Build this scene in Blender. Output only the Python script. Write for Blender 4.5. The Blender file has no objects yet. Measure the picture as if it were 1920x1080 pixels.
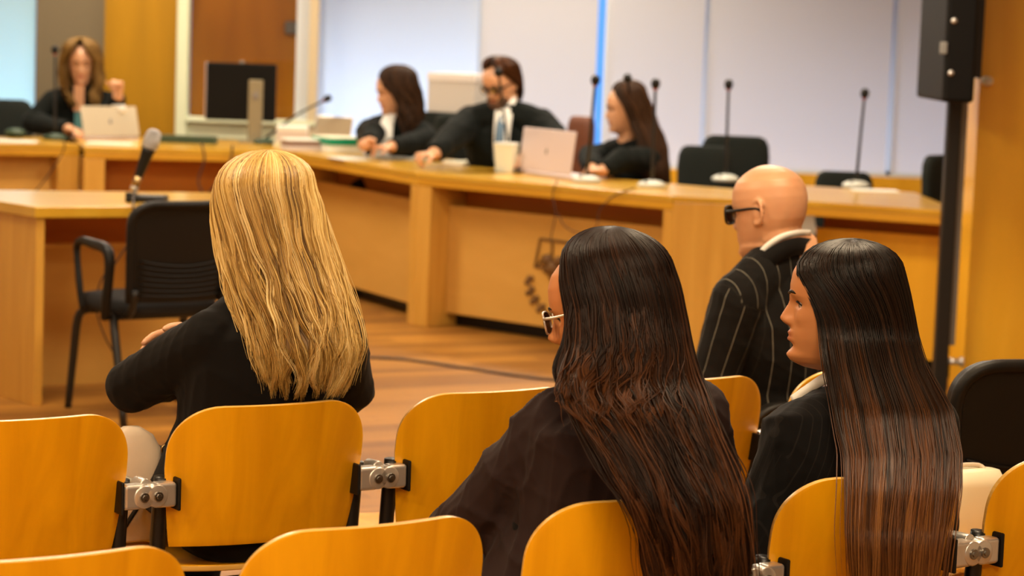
import bpy, math, random
import numpy as np
from mathutils import Matrix, Vector
SC = bpy.context.scene
COL = SC.collection
rng = np.random.default_rng(7)
PI = math.pi
# ------------------------------------------------------------------ camera
F, HC, PITCH, ROLL = 4500.0, 1.55, 0.1055, 0.036
cp, sp, cr, sr = math.cos(PITCH), math.sin(PITCH), math.cos(ROLL), math.sin(ROLL)
fw = np.array([0, cp, -sp]); up0 = np.array([0, sp, cp]); rt0 = np.array([1.0, 0, 0])
rt = cr * rt0 + sr * up0; upv = cr * up0 - sr * rt0
cam_d = bpy.data.cameras.new('camera'); cam = bpy.data.objects.new('camera', cam_d); COL.objects.link(cam)
m3 = Matrix([[rt[i], upv[i], -fw[i]] for i in range(3)])
cam.matrix_world = Matrix.Translation((0, 0, HC)) @ m3.to_4x4()
cam_d.sensor_width = 36; cam_d.lens = F * 36 / 1920
cam_d.clip_start = 0.1; cam_d.clip_end = 100
cam_d.dof.use_dof = True; cam_d.dof.focus_distance = 4.55; cam_d.dof.aperture_fstop = 5.0
SC.camera = cam
# ------------------------------------------------------------------ world, exposure, room lights
w = bpy.data.worlds.new('world'); SC.world = w; w.use_nodes = True
w.node_tree.nodes['Background'].inputs[0].default_value = (1.0, 0.86, 0.68, 1)
w.node_tree.nodes['Background'].inputs[1].default_value = 0.15
SC.view_settings.view_transform = 'Standard'; SC.view_settings.look = 'None'
SC.view_settings.exposure = 0.27; SC.view_settings.gamma = 1.0; SC.view_settings.use_curve_mapping = False
def area(name, loc, size, power, color, target=None, rot=None):
    l = bpy.data.lights.new(name, 'AREA'); l.shape = 'RECTANGLE'; l.size, l.size_y = size; l.energy = power; l.color = color
    o = bpy.data.objects.new(name, l); COL.objects.link(o); o.location = loc
    if target is not None:
        o.rotation_euler = (Vector(target) - Vector(loc)).to_track_quat('-Z', 'Y').to_euler()
    elif rot: o.rotation_euler = rot
    return o
WARM = (1.0, 0.86, 0.66)
CEIL = 3.1
LAMPS = [(-2.0, -0.8), (0.6, -0.8), (-2.0, 2.2), (0.6, 2.2), (-2.0, 5.4), (0.8, 5.4), (-2.0, 8.8), (0.8, 8.8), (-2.0, 12.2), (0.8, 12.2), (-2.9, 15.0), (0.2, 15.0)]  # pair behind the camera is added fill for surfaces facing it
for i, (x, y) in enumerate(LAMPS):
    area('ceiling_and_fill_light', (x, y, CEIL - 0.06), (1.1, 0.5), (85 if y < 0 else 50) if y < 7 else 62, (1.0, 0.76, 0.48) if y < 7 else WARM)
# daylight behind the blinds
sun_d = bpy.data.lights.new('daylight_sun', 'SUN'); sun_d.energy = 6.2; sun_d.color = (0.80, 0.88, 1.0); sun_d.angle = math.radians(20)
sun = bpy.data.objects.new('daylight_sun', sun_d); COL.objects.link(sun); sun.rotation_euler = Vector((0.1, -1.0, -0.62)).to_track_quat('-Z', 'Y').to_euler()

# ------------------------------------------------------------------ helpers
def W(px, py, z=None, Y=None):
    a, b = px - 960, py - 540
    x = a * cr + b * sr; y = -a * sr + b * cr
    d = fw + rt0 * x / F - up0 * y / F
    t = (z - HC) / d[2] if z is not None else Y / d[1]
    return np.array([0, 0, HC]) + d * t
def V(*a): return np.array(a, float)
def nrm(v):
    v = np.asarray(v, float); return v / (np.linalg.norm(v) + 1e-12)
def nodes(m): return m.node_tree.nodes, m.node_tree.links
def mat(name, col, rough=0.5, metal=0.0, spec=0.5, noise=0.0, nscale=20, bump=0.0, **kw):
    m = bpy.data.materials.new(name); m.use_nodes = True
    n, l = nodes(m); b = n['Principled BSDF']
    b.inputs['Base Color'].default_value = (*col, 1); b.inputs['Roughness'].default_value = rough
    b.inputs['Metallic'].default_value = metal; b.inputs['Specular IOR Level'].default_value = spec
    for k, v in kw.items(): b.inputs[k.replace('_', ' ')].default_value = v
    if noise or bump:
        tc = n.new('ShaderNodeTexCoord'); t = n.new('ShaderNodeTexNoise'); t.inputs['Scale'].default_value = nscale
        t.inputs['Detail'].default_value = 4; l.new(tc.outputs['Object'], t.inputs['Vector'])
        if noise:
            mx = n.new('ShaderNodeMix'); mx.data_type = 'RGBA'
            mx.inputs[6].default_value = (*[c * (1 - noise) for c in col], 1); mx.inputs[7].default_value = (*[min(1, c * (1 + noise)) for c in col], 1)
            l.new(t.outputs[0], mx.inputs[0]); l.new(mx.outputs[2], b.inputs['Base Color'])
        if bump:
            bp = n.new('ShaderNodeBump'); bp.inputs['Strength'].default_value = bump; bp.inputs['Distance'].default_value = 0.01
            l.new(t.outputs[0], bp.inputs['Height']); l.new(bp.outputs[0], b.inputs['Normal'])
    return m
def wood(name, c1, c2, scale=(6, 6, 0.6), rough=0.35, coat=0.0, ns=4.0, rot=(0, 0, 0)):
    m = bpy.data.materials.new(name); m.use_nodes = True
    n, l = nodes(m); b = n['Principled BSDF']
    tc = n.new('ShaderNodeTexCoord'); mp = n.new('ShaderNodeMapping'); mp.inputs['Scale'].default_value = scale; mp.inputs['Rotation'].default_value = rot
    t = n.new('ShaderNodeTexNoise'); t.inputs['Scale'].default_value = ns; t.inputs['Detail'].default_value = 8; t.inputs['Distortion'].default_value = 0.6
    l.new(tc.outputs['Object'], mp.inputs['Vector']); l.new(mp.outputs[0], t.inputs['Vector'])
    r = n.new('ShaderNodeValToRGB'); r.color_ramp.elements[0].position = 0.3; r.color_ramp.elements[1].position = 0.7
    r.color_ramp.elements[0].color = (*c1, 1); r.color_ramp.elements[1].color = (*c2, 1)
    l.new(t.outputs[0], r.inputs[0]); l.new(r.outputs[0], b.inputs['Base Color'])
    b.inputs['Roughness'].default_value = rough; b.inputs['Specular IOR Level'].default_value = 0.3; b.inputs['Coat Weight'].default_value = coat; b.inputs['Coat Roughness'].default_value = 0.15
    return m
class MB:
    def __init__(s): s.v = []; s.f = []; s.n = 0
    def add(s, v, f):
        v = np.asarray(v, float).reshape(-1, 3); s.v.append(v)
        s.f += [tuple(int(i) + s.n for i in q) for q in f]; s.n += len(v); return s
    def merge(s, o):
        for v in [np.concatenate(o.v)]: s.add(v, o.f)
        return s
    def box(s, c, size, R=None):
        h = np.array(size) / 2
        v = np.array([[x, y, z] for x in (-1, 1) for y in (-1, 1) for z in (-1, 1)]) * h
        if R is not None: v = v @ np.asarray(R).T
        return s.add(v + np.array(c), [(0, 1, 3, 2), (4, 6, 7, 5), (0, 4, 5, 1), (2, 3, 7, 6), (0, 2, 6, 4), (1, 5, 7, 3)])
    def prism(s, poly, z0, z1):
        n = len(poly); v = [[p[0], p[1], z0] for p in poly] + [[p[0], p[1], z1] for p in poly]
        ar = sum(poly[i][0] * poly[(i + 1) % n][1] - poly[(i + 1) % n][0] * poly[i][1] for i in range(n))
        q = [(i, (i + 1) % n, (i + 1) % n + n, i + n) for i in range(n)] + [tuple(range(n))[::-1], tuple(range(n, 2 * n))]
        if ar < 0: q = [t[::-1] for t in q]
        return s.add(v, q)
    def rings(s, R, cap=True):
        k = len(R[0]); v = np.concatenate(R); f = []
        for i in range(len(R) - 1):
            for j in range(k):
                a, b = i * k + j, i * k + (j + 1) % k; f.append((a, b, b + k, a + k))
        if cap: f.append(tuple(range(k))[::-1]); f.append(tuple(range((len(R) - 1) * k, len(R) * k)))
        return s.add(v, f)
    def tube(s, pts, rad, n=10, flat=1.0, sub=1, upd=None, roundcap=False):
        pts = np.asarray(pts, float); rad = np.atleast_1d(np.asarray(rad, float))
        if len(rad) == 1: rad = np.repeat(rad, len(pts))
        if sub > 1: pts, rad = cr_interp(pts, sub), cr_interp(rad[:, None], sub)[:, 0]
        T = np.gradient(pts, axis=0); T /= np.linalg.norm(T, axis=1)[:, None] + 1e-12
        u = nrm(upd) if upd is not None else (V(0, 0, 1) if abs(T[0][2]) < 0.9 else V(0, 1, 0))
        if roundcap:
            e0 = [pts[0] - T[0] * rad[0] * k for k in (0.9, 0.55)]; e1 = [pts[-1] + T[-1] * rad[-1] * k for k in (0.55, 0.9)]
            pts = np.vstack([e0, pts, e1]); T = np.vstack([[T[0]] * 2, T, [T[-1]] * 2]); rad = np.concatenate([[rad[0] * 0.35, rad[0] * 0.8], rad, [rad[-1] * 0.8, rad[-1] * 0.35]])
        R = []; a = np.arange(n) * 2 * PI / n
        for p, t, r in zip(pts, T, rad):
            x = np.cross(t, u); x /= np.linalg.norm(x) + 1e-12; y = np.cross(x, t); u = y if upd is None else u
            R.append(p + r * (np.cos(a)[:, None] * x * flat + np.sin(a)[:, None] * y))
        R = [q[::-1] for q in R]
        return s.rings(R)
    def cyl(s, a, b, r, n=16, r2=None): return s.tube([a, b], [r, r if r2 is None else r2], n)
    def ell(s, c, r, R=None, n=16, m=10):
        a = np.arange(n) * 2 * PI / n; L = []
        for i in range(m + 1):
            th = -PI / 2 + PI * min(max(i, 0.15), m - 0.15) / m
            q = np.stack([np.cos(a) * math.cos(th), np.sin(a) * math.cos(th), np.full(n, math.sin(th))], 1) * np.array(r)
            if R is not None: q = q @ np.asarray(R).T
            L.append(q + np.array(c))
        return s.rings(L)
    def V(s): return np.concatenate(s.v)
    def mesh(s, name='m', T=None):
        v = s.V()
        if T is not None: v = v + T
        me = bpy.data.meshes.new(name); me.from_pydata(v.tolist(), [], s.f); me.update(); return me
def cr_interp(P, sub):
    P = np.asarray(P, float); n = len(P); Q = np.vstack([2 * P[0] - P[1], P, 2 * P[-1] - P[-2]]); out = []
    for i in range(n - 1):
        a, b, c, d = Q[i], Q[i + 1], Q[i + 2], Q[i + 3]
        for k in range(sub):
            t = k / sub; out.append(0.5 * (2 * b + (c - a) * t + (2 * a - 5 * b + 4 * c - d) * t * t + (3 * b - a - 3 * c + d) * t ** 3))
    out.append(P[-1]); return np.array(out)
def obj(name, m, material, parent=None, smooth=False, bevel=0.0, world=False, label=None, mods=None, weld=False):
    """world=True: vertices are world coordinates, parent is an unrotated empty."""
    me = m if isinstance(m, bpy.types.Mesh) else m.mesh(name)
    if world and parent is not None:
        t = Vector((0, 0, 0)); q = parent
        while q is not None: t += q.location; q = q.parent
        me.transform(Matrix.Translation(-t))
    o = bpy.data.objects.new(name, me); COL.objects.link(o)
    for mm in (material if isinstance(material, (list, tuple)) else [material]): me.materials.append(mm)
    if smooth: me.shade_smooth()
    if bevel:
        b = o.modifiers.new('bevel', 'BEVEL'); b.width = bevel; b.segments = 2; b.limit_method = 'ANGLE'
    if parent is not None: o.parent = parent
    if label: o['label'] = label
    return o
def empty(name, loc, rz=0.0):
    o = bpy.data.objects.new(name, None); COL.objects.link(o); o.location = [float(x) for x in loc]; o.rotation_euler = (0, 0, rz); o.empty_display_size = 0.1; return o
def tag(o, label=None, cat=None, group=None, kind=None):
    if label: o['label'] = label
    if cat: o['category'] = cat
    if group: o['group'] = group
    if kind: o['kind'] = kind
    return o
def copy_tree(o, parent=None):
    c = o.copy(); COL.objects.link(c)
    if parent is not None: c.parent = parent
    for ch in [x for x in list(bpy.data.objects) if x.parent == o]: copy_tree(ch, c)
    return c
def struct(name, m, material, **k): return tag(obj(name, m, material, **k), kind='structure')
def rotz(a): c, s = math.cos(a), math.sin(a); return np.array([[c, -s, 0], [s, c, 0], [0, 0, 1]])
def basis(f, u=(0, 0, 1)):
    f = nrm(f); r = nrm(np.cross(f, u)); return np.stack([r, f, np.cross(r, f)], 1)   # columns right, forward, up

# ------------------------------------------------------------------ materials
M = {}
M['chairwood'] = wood('beech_veneer_chair', (0.70, 0.30, 0.002), (0.90, 0.42, 0.004), (5, 5, 0.5), 0.32, 0.15, 3.0)
M['chairedge'] = wood('beech_ply_edge', (0.62, 0.34, 0.06), (0.80, 0.48, 0.12), (1, 1, 30), 0.35, 0.2)
M['deskwood'] = wood('desk_beech', (0.54, 0.25, 0.012), (0.64, 0.33, 0.020), (0.8, 0.8, 3.5), 0.45, 0.1, 2.5)
M['desktop'] = wood('desk_top_beech', (0.54, 0.28, 0.018), (0.64, 0.37, 0.034), (1, 1, 1), 0.28, 0.4, 3)
M['deskpanel'] = wood('desk_panel_beech', (0.58, 0.31, 0.060), (0.64, 0.35, 0.075), (0.7, 0.7, 2.5), 0.5, 0, 3)
M['deskshade'] = wood('desk_recess_shade', (0.46, 0.145, 0.003), (0.54, 0.18, 0.004), (1, 1, 4), 0.5, 0, 3)  # darker than the desk beech: shade of the recess put into the colour
M['vertwood'] = wood('beech_upright', (0.56, 0.28, 0.040), (0.68, 0.37, 0.065), (5, 5, 0.4), 0.4, 0.1, 3)
M['pillar'] = wood('pillar_beech', (0.76, 0.38, 0.015), (0.86, 0.46, 0.028), (3, 3, 0.4), 0.4, 0.2, 2)
M['wallwood'] = wood('wall_beech', (0.34, 0.165, 0.002), (0.41, 0.20, 0.003), (4, 4, 0.3), 0.5, 0.0, 2)
M['doorwood'] = wood('door_wood', (0.56, 0.20, 0.002), (0.70, 0.26, 0.003), (3, 3, 0.4), 0.4, 0.1, 2)
M['black'] = mat('black_plastic', (0.006, 0.005, 0.004), 0.5, spec=0.3)
M['screenblack'] = mat('matt_black_casing', (0.004, 0.003, 0.002), 0.75, spec=0.2)
M['blackmetal'] = mat('black_painted_steel', (0.007, 0.006, 0.005), 0.4)
M['blackfabric'] = mat('black_upholstery', (0.010, 0.010, 0.010), 0.9, bump=0.2, nscale=300)
M['greenblack'] = mat('dark_green_chair', (0.003, 0.006, 0.0035), 0.9)
M['chrome'] = mat('brushed_aluminium', (0.70, 0.66, 0.60), 0.32, 0.75)
M['steel'] = mat('steel_rod', (0.45, 0.42, 0.34), 0.4, 0.7)
M['bolt'] = mat('bolt_steel', (0.30, 0.29, 0.27), 0.3, 1.0)
M['silver'] = mat('silver_laptop', (0.66, 0.56, 0.56), 0.5, 0.2)
M['gold'] = mat('pale_gold_laptop', (0.62, 0.53, 0.38), 0.3, 0.6)
M['grey'] = mat('grey_plastic', (0.25, 0.24, 0.22), 0.5)
M['logo'] = mat('grey_emblem', (0.22, 0.19, 0.17), 0.4)
M['paper'] = mat('white_paper', (0.82, 0.84, 0.78), 0.8, noise=0.05)
M['paper2'] = mat('cream_paper', (0.78, 0.76, 0.58), 0.8)
M['pinkpaper'] = mat('pale_pink_folder', (0.66, 0.58, 0.55), 0.8)
M['green'] = mat('green_folder', (0.0, 0.30, 0.17), 0.5)
M['brownbook'] = mat('brown_binding', (0.25, 0.15, 0.12), 0.6)
M['box'] = mat('white_box_board', (0.62, 0.57, 0.52), 0.8)
M['boxlid'] = mat('white_box_lid', (0.78, 0.72, 0.68), 0.8)
M['micwhite'] = mat('mic_base_shell', (0.6, 0.62, 0.55), 0.35)
M['micgreen'] = mat('dark_green_plastic', (0.03, 0.06, 0.03), 0.5)
M['mesh'] = mat('mic_grille', (0.55, 0.54, 0.52), 0.45, 0.6, bump=0.8, nscale=900)
M['brass'] = mat('bronze_ring', (0.40, 0.27, 0.12), 0.3, 1.0)
M['bag'] = mat('cream_leather', (0.68, 0.56, 0.42), 0.5, bump=0.1, nscale=80)
M['whitebag'] = mat('white_cushion', (0.85, 0.78, 0.55), 0.6)
M['frame'] = mat('cream_painted_frame', (0.70, 0.74, 0.52), 0.5)
M['frame2'] = mat('white_painted_frame', (0.66, 0.70, 0.74), 0.5)
M['beige'] = mat('beige_reveal', (0.62, 0.50, 0.32), 0.6)
M['shadedwall'] = mat('taupe_shaded_wall', (0.165, 0.128, 0.075), 0.9, noise=0.06, nscale=40)  # taupe darkened for the shade this wall strip stands in
M['plaster'] = mat('plaster', (0.55, 0.48, 0.38), 0.9)
M['cable'] = mat('cable', (0.05, 0.03, 0.02), 0.6)
M['emblem'] = wood('dark_inlay', (0.13, 0.06, 0.015), (0.18, 0.085, 0.02), (8, 8, 8), 0.5)
M['lens'] = mat('clear_lens', (0.9, 0.9, 0.9), 0.05, Transmission_Weight=0.9)
def pane_mat():
    m = bpy.data.materials.new('window_glass'); m.use_nodes = True; n, l = nodes(m); out = n['Material Output']
    t = n.new('ShaderNodeBsdfTransparent'); g = n.new('ShaderNodeBsdfGlossy'); g.inputs['Roughness'].default_value = 0.02
    fr = n.new('ShaderNodeFresnel'); fr.inputs[0].default_value = 1.45; x = n.new('ShaderNodeMixShader')
    l.new(fr.outputs[0], x.inputs[0]); l.new(t.outputs[0], x.inputs[1]); l.new(g.outputs[0], x.inputs[2]); l.new(x.outputs[0], out.inputs[0]); return m
M['pane'] = pane_mat()
M['eye'] = mat('eye_white', (0.55, 0.50, 0.46), 0.3)
M['iris'] = mat('dark_iris', (0.02, 0.012, 0.008), 0.2)
M['shirt'] = mat('white_shirt', (0.80, 0.78, 0.72), 0.8)
M['shirtblue'] = mat('teal_top', (0.10, 0.30, 0.33), 0.8)
M['tie'] = mat('blue_tie', (0.10, 0.17, 0.25), 0.6)
M['redwood'] = mat('red_brown_chair_leather', (0.16, 0.045, 0.015), 0.5)
def emit(name, col, s):
    m = bpy.data.materials.new(name); m.use_nodes = True; n, l = nodes(m); b = n['Principled BSDF']
    b.inputs['Base Color'].default_value = (*col, 1); b.inputs['Emission Color'].default_value = (*col, 1); b.inputs['Emission Strength'].default_value = s; return m
M['lampglass'] = emit('lamp_diffuser', (1.0, 0.88, 0.7), 3.0)
M['led'] = emit('red_led', (0.5, 0.06, 0.03), 0.15)
M['sky'] = emit('daylight_pane', (0.10, 0.34, 0.85), 1.0)
def blind_mat(name, col, tr):
    m = bpy.data.materials.new(name); m.use_nodes = True; n, l = nodes(m); b = n['Principled BSDF']; out = n['Material Output']
    b.inputs['Base Color'].default_value = (*col, 1); b.inputs['Roughness'].default_value = 0.9; b.inputs['Specular IOR Level'].default_value = 0.1
    t = n.new('ShaderNodeBsdfTranslucent'); t.inputs[0].default_value = (*col, 1)
    x = n.new('ShaderNodeMixShader'); x.inputs[0].default_value = tr
    l.new(b.outputs[0], x.inputs[1]); l.new(t.outputs[0], x.inputs[2]); l.new(x.outputs[0], out.inputs[0]); return m
M['blind'] = blind_mat('roller_blind_cloth', (0.77, 0.775, 0.82), 0.42)
M['blindcool'] = blind_mat('roller_blind_cloth_thin', (0.86, 0.91, 0.97), 0.72)
M['blindcyan'] = blind_mat('roller_blind_cloth_pale_blue', (0.70, 0.90, 0.95), 0.62)
def floor_mat():
    m = bpy.data.materials.new('parquet_floor'); m.use_nodes = True; n, l = nodes(m); b = n['Principled BSDF']
    tc = n.new('ShaderNodeTexCoord'); mp = n.new('ShaderNodeMapping'); mp.inputs['Rotation'].default_value = (0, 0, math.radians(-28))
    br = n.new('ShaderNodeTexBrick'); br.inputs['Scale'].default_value = 1.0; br.inputs['Brick Width'].default_value = 1.1; br.inputs['Row Height'].default_value = 0.11
    br.inputs['Mortar Size'].default_value = 0.0012; br.inputs['Color1'].default_value = (0.38, 0.165, 0.025, 1); br.inputs['Color2'].default_value = (0.13, 0.044, 0.008, 1); br.inputs['Mortar'].default_value = (0.10, 0.035, 0.01, 1)
    br.offset = 0.37; br.inputs['Bias'].default_value = -0.2
    l.new(tc.outputs['Object'], mp.inputs[0]); l.new(mp.outputs[0], br.inputs['Vector'])
    mp2 = n.new('ShaderNodeMapping'); mp2.inputs['Scale'].default_value = (1.2, 16, 1); l.new(mp.outputs[0], mp2.inputs[0])
    t = n.new('ShaderNodeTexNoise'); t.inputs['Scale'].default_value = 2.0; t.inputs['Detail'].default_value = 6; l.new(mp2.outputs[0], t.inputs['Vector'])
    mx = n.new('ShaderNodeMix'); mx.data_type = 'RGBA'; mx.blend_type = 'OVERLAY'; mx.inputs[0].default_value = 0.55
    l.new(br.outputs['Color'], mx.inputs[6]); l.new(t.outputs[0], mx.inputs[7]); l.new(mx.outputs[2], b.inputs['Base Color'])
    b.inputs['Roughness'].default_value = 0.38; b.inputs['Specular IOR Level'].default_value = 0.35; b.inputs['Coat Weight'].default_value = 0.10; b.inputs['Coat Roughness'].default_value = 0.2
    return m
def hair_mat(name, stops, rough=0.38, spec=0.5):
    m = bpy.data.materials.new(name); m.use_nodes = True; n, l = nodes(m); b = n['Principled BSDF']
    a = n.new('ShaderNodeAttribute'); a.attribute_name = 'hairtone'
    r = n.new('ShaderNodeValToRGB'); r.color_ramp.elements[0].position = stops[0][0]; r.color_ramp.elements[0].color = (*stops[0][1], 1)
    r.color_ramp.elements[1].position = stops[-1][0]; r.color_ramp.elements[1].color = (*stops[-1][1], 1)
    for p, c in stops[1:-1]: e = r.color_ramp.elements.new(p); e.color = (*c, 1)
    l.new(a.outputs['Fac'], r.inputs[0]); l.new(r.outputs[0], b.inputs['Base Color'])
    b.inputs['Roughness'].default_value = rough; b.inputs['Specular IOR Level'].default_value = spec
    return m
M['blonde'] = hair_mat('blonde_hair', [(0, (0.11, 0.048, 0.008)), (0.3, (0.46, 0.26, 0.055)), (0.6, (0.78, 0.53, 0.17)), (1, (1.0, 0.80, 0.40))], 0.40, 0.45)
M['darkhair'] = hair_mat('dark_brown_hair', [(0, (0.006, 0.0025, 0.0012)), (0.5, (0.018, 0.006, 0.002)), (1, (0.12, 0.040, 0.011))], 0.42, 0.2)
M['brownhair'] = hair_mat('brown_hair_red_lengths', [(0, (0.006, 0.003, 0.0015)), (0.35, (0.020, 0.007, 0.002)), (0.7, (0.13, 0.042, 0.008)), (1, (0.32, 0.13, 0.03))], 0.40, 0.32)
M['bghair'] = hair_mat('auburn_hair', [(0, (0.010, 0.005, 0.002)), (1, (0.065, 0.024, 0.006))], 0.6, 0.2)
M['judgehair'] = hair_mat('light_brown_hair', [(0, (0.05, 0.020, 0.004)), (1, (0.26, 0.14, 0.03))], 0.6, 0.2)
def skin_mat(name, base, lip):
    m = bpy.data.materials.new(name); m.use_nodes = True; n, l = nodes(m); b = n['Principled BSDF']
    a = n.new('ShaderNodeAttribute'); a.attribute_name = 'lipmask'
    tc = n.new('ShaderNodeTexCoord'); t = n.new('ShaderNodeTexNoise'); t.inputs['Scale'].default_value = 25; l.new(tc.outputs['Object'], t.inputs[0])
    m0 = n.new('ShaderNodeMix'); m0.data_type = 'RGBA'; m0.inputs[6].default_value = (base[0] * 0.94, base[1] * 0.86, base[2] * 0.84, 1); m0.inputs[7].default_value = (base[0] * 1.05, base[1] * 1.08, base[2] * 1.1, 1)
    l.new(t.outputs[0], m0.inputs[0])
    mx = n.new('ShaderNodeMix'); mx.data_type = 'RGBA'; mx.inputs[7].default_value = (*lip, 1)
    l.new(m0.outputs[2], mx.inputs[6]); l.new(a.outputs['Fac'], mx.inputs[0]); l.new(mx.outputs[2], b.inputs['Base Color'])
    b.inputs['Roughness'].default_value = 0.45; b.inputs['Subsurface Weight'].default_value = 0.12; b.inputs['Subsurface Scale'].default_value = 0.01
    b.inputs['Subsurface Radius'].default_value = (1, 0.35, 0.2)
    return m
M['skin'] = skin_mat('skin_light', (0.64, 0.34, 0.18), (0.42, 0.12, 0.08))
M['skinwarm'] = skin_mat('skin_warm', (0.58, 0.24, 0.085), (0.38, 0.09, 0.04))
def cloth(name, col, stripe=None):
    m = bpy.data.materials.new(name); m.use_nodes = True; n, l = nodes(m); b = n['Principled BSDF']
    b.inputs['Base Color'].default_value = (*col, 1); b.inputs['Roughness'].default_value = 0.85; b.inputs['Specular IOR Level'].default_value = 0.15
    b.inputs['Sheen Weight'].default_value = 0.03; b.inputs['Sheen Roughness'].default_value = 0.5
    if stripe:
        per, wd, sc, st = stripe
        a = n.new('ShaderNodeAttribute'); a.attribute_name = 'stripe'
        mo = n.new('ShaderNodeMath'); mo.operation = 'PINGPONG'; mo.inputs[1].default_value = per / 2; l.new(a.outputs['Fac'], mo.inputs[0])
        lt = n.new('ShaderNodeMath'); lt.operation = 'LESS_THAN'; lt.inputs[1].default_value = wd / 2; l.new(mo.outputs[0], lt.inputs[0])
        mu = n.new('ShaderNodeMath'); mu.operation = 'MULTIPLY'; mu.inputs[1].default_value = st; l.new(lt.outputs[0], mu.inputs[0])
        mx = n.new('ShaderNodeMix'); mx.data_type = 'RGBA'; mx.inputs[6].default_value = (*col, 1); mx.inputs[7].default_value = (*sc, 1)
        l.new(mu.outputs[0], mx.inputs[0]); l.new(mx.outputs[2], b.inputs['Base Color'])
    return m
M['blazer'] = cloth('black_blazer', (0.0045, 0.0035, 0.003))
M['velvet'] = cloth('dark_plum_jacket', (0.020, 0.010, 0.009))
M['pinstripe'] = cloth('pinstripe_suit', (0.006, 0.0052, 0.0045), (0.045, 0.0016, (0.32, 0.30, 0.24), 0.6))
M['finestripe'] = cloth('fine_striped_blazer', (0.005, 0.0042, 0.004), (0.012, 0.0014, (0.03, 0.025, 0.022), 0.35))
M['robe'] = cloth('black_robe', (0.003, 0.0045, 0.0035))
M['trousers'] = cloth('black_trousers', (0.003, 0.0028, 0.0028))
M['floor'] = floor_mat()

# ------------------------------------------------------------------ room shell
struct('floor', MB().box((-0.3, 8.5, -0.05), (10.5, 22, 0.1)), M['floor'])
struct('ceiling', MB().box((-0.3, 8.5, CEIL + 0.05), (10.5, 22, 0.1)), M['plaster'])
struct('wall_left', MB().box((-5.1, 8.5, CEIL / 2), (0.2, 20, CEIL)), M['plaster'])
struct('wall_right', MB().box((4.3, 8.5, CEIL / 2), (0.2, 20, CEIL)), M['plaster'])
for i, (x, y) in enumerate(LAMPS):
    t = tag(empty('ceiling_and_fill_lamp', (x, y, CEIL)), 'rectangular lamp in the courtroom ceiling, the pair behind the camera added as fill', 'ceiling lamp', 'ceiling lamps above the courtroom')
    obj('lamp_frame', MB().box((0, 0, -0.02), (1.2, 0.6, 0.04)), M['frame2'], t)
    obj('diffuser', MB().box((0, 0, -0.045), (1.1, 0.5, 0.01)), M['lampglass'], t)
YB = 16.4       # inner face of the back wall
def wx(px, py=150, Y=YB): return W(px, py, Y=Y)[0]
SILL = W(1560, 327, Y=YB)[2]
# solid strips of the back wall between and below the windows
def wall_box(name, x0, x1, z0, z1, m, y0=YB, y1=YB + 0.2, **k):
    return struct(name, MB().box(((x0 + x1) / 2, (y0 + y1) / 2, (z0 + z1) / 2), (x1 - x0, y1 - y0, z1 - z0)), m, **k)
XL = -5.0; XR = 4.2
xs = dict(w0=wx(66), g1=wx(197), wd=wx(335), fr=wx(357), dr=wx(556), wf=wx(581), be=wx(597))
wall_box('wall_back', xs['be'], XR, 0, SILL - 0.001, M['plaster'])
wall_box('wall_back_lintel', XL, XR, 2.75, CEIL, M['plaster'])
wall_box('trim_1', xs['w0'], xs['g1'], 0, 2.75, M['shadedwall'])
wall_box('trim_2', xs['g1'], xs['wd'], 0, 2.75, M['wallwood'], YB - 0.05, YB + 0.15)
wall_box('wall_back_left', XL, xs['w0'], 0, 0.9, M['plaster'])
# windows: glass, frame and roller blind
def window(i, x0, x1, z0, bm, gapR=0.0, blind_to=None, gapL=0.0):
    t = tag(empty('window_%d' % i, ((x0 + x1) / 2, YB + 0.1, z0)), kind='structure'); X0, X1 = x0 - (x0 + x1) / 2, x1 - (x0 + x1) / 2; h = 2.75 - z0
    obj('glass_pane', MB().box((0, 0.05, h / 2), (x1 - x0, 0.01, h)), M['pane'], t)
    f = MB(); 
    for xx in (X0 + 0.01, X1 - 0.01): f.box((xx, 0.03, h / 2), (0.02, 0.06, h))
    for zz in (0.015, h - 0.015): f.box((0, 0.03, zz), (x1 - x0, 0.06, 0.03))
    obj('window_frame', f, M['frame2'], t)
    b = MB(); b.box(((X0 + gapL + X1 - gapR) / 2, -0.06, h / 2 + 0.01), (x1 - x0 - gapR - gapL, 0.003, h - 0.02))
    obj('roller_blind', b, bm, t)
    obj('blind_rail', MB().box(((X0 + gapL + X1 - gapR) / 2, -0.06, 0.012), (x1 - x0 - gapR - gapL, 0.014, 0.02)), M['frame2'], t)
window(1, XL, xs['w0'], 0.9, M['blindcyan'], 0.01)
cuts = [xs['be'], wx(899), wx(1138), wx(1327), wx(1680), XR]
gaps = [0.020, 0.075, 0.030, 0.035, 0.0]
for i in range(5):
    window(i + 2, cuts[i], cuts[i + 1], SILL, M['blindcool'] if i == 0 else M['blind'], gaps[i])
# dim blue daylight board outside (the sky seen through the gaps)
sk = struct('window_daylight_sky', MB().box((-0.3, 20.0, 1.0), (14, 0.02, 2.4)), M['sky'])
# wooden sill ledge below the windows
wall_box('trim_3', wx(760), XR, SILL - 0.11, SILL, M['pillar'], YB - 0.12, YB)
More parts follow.
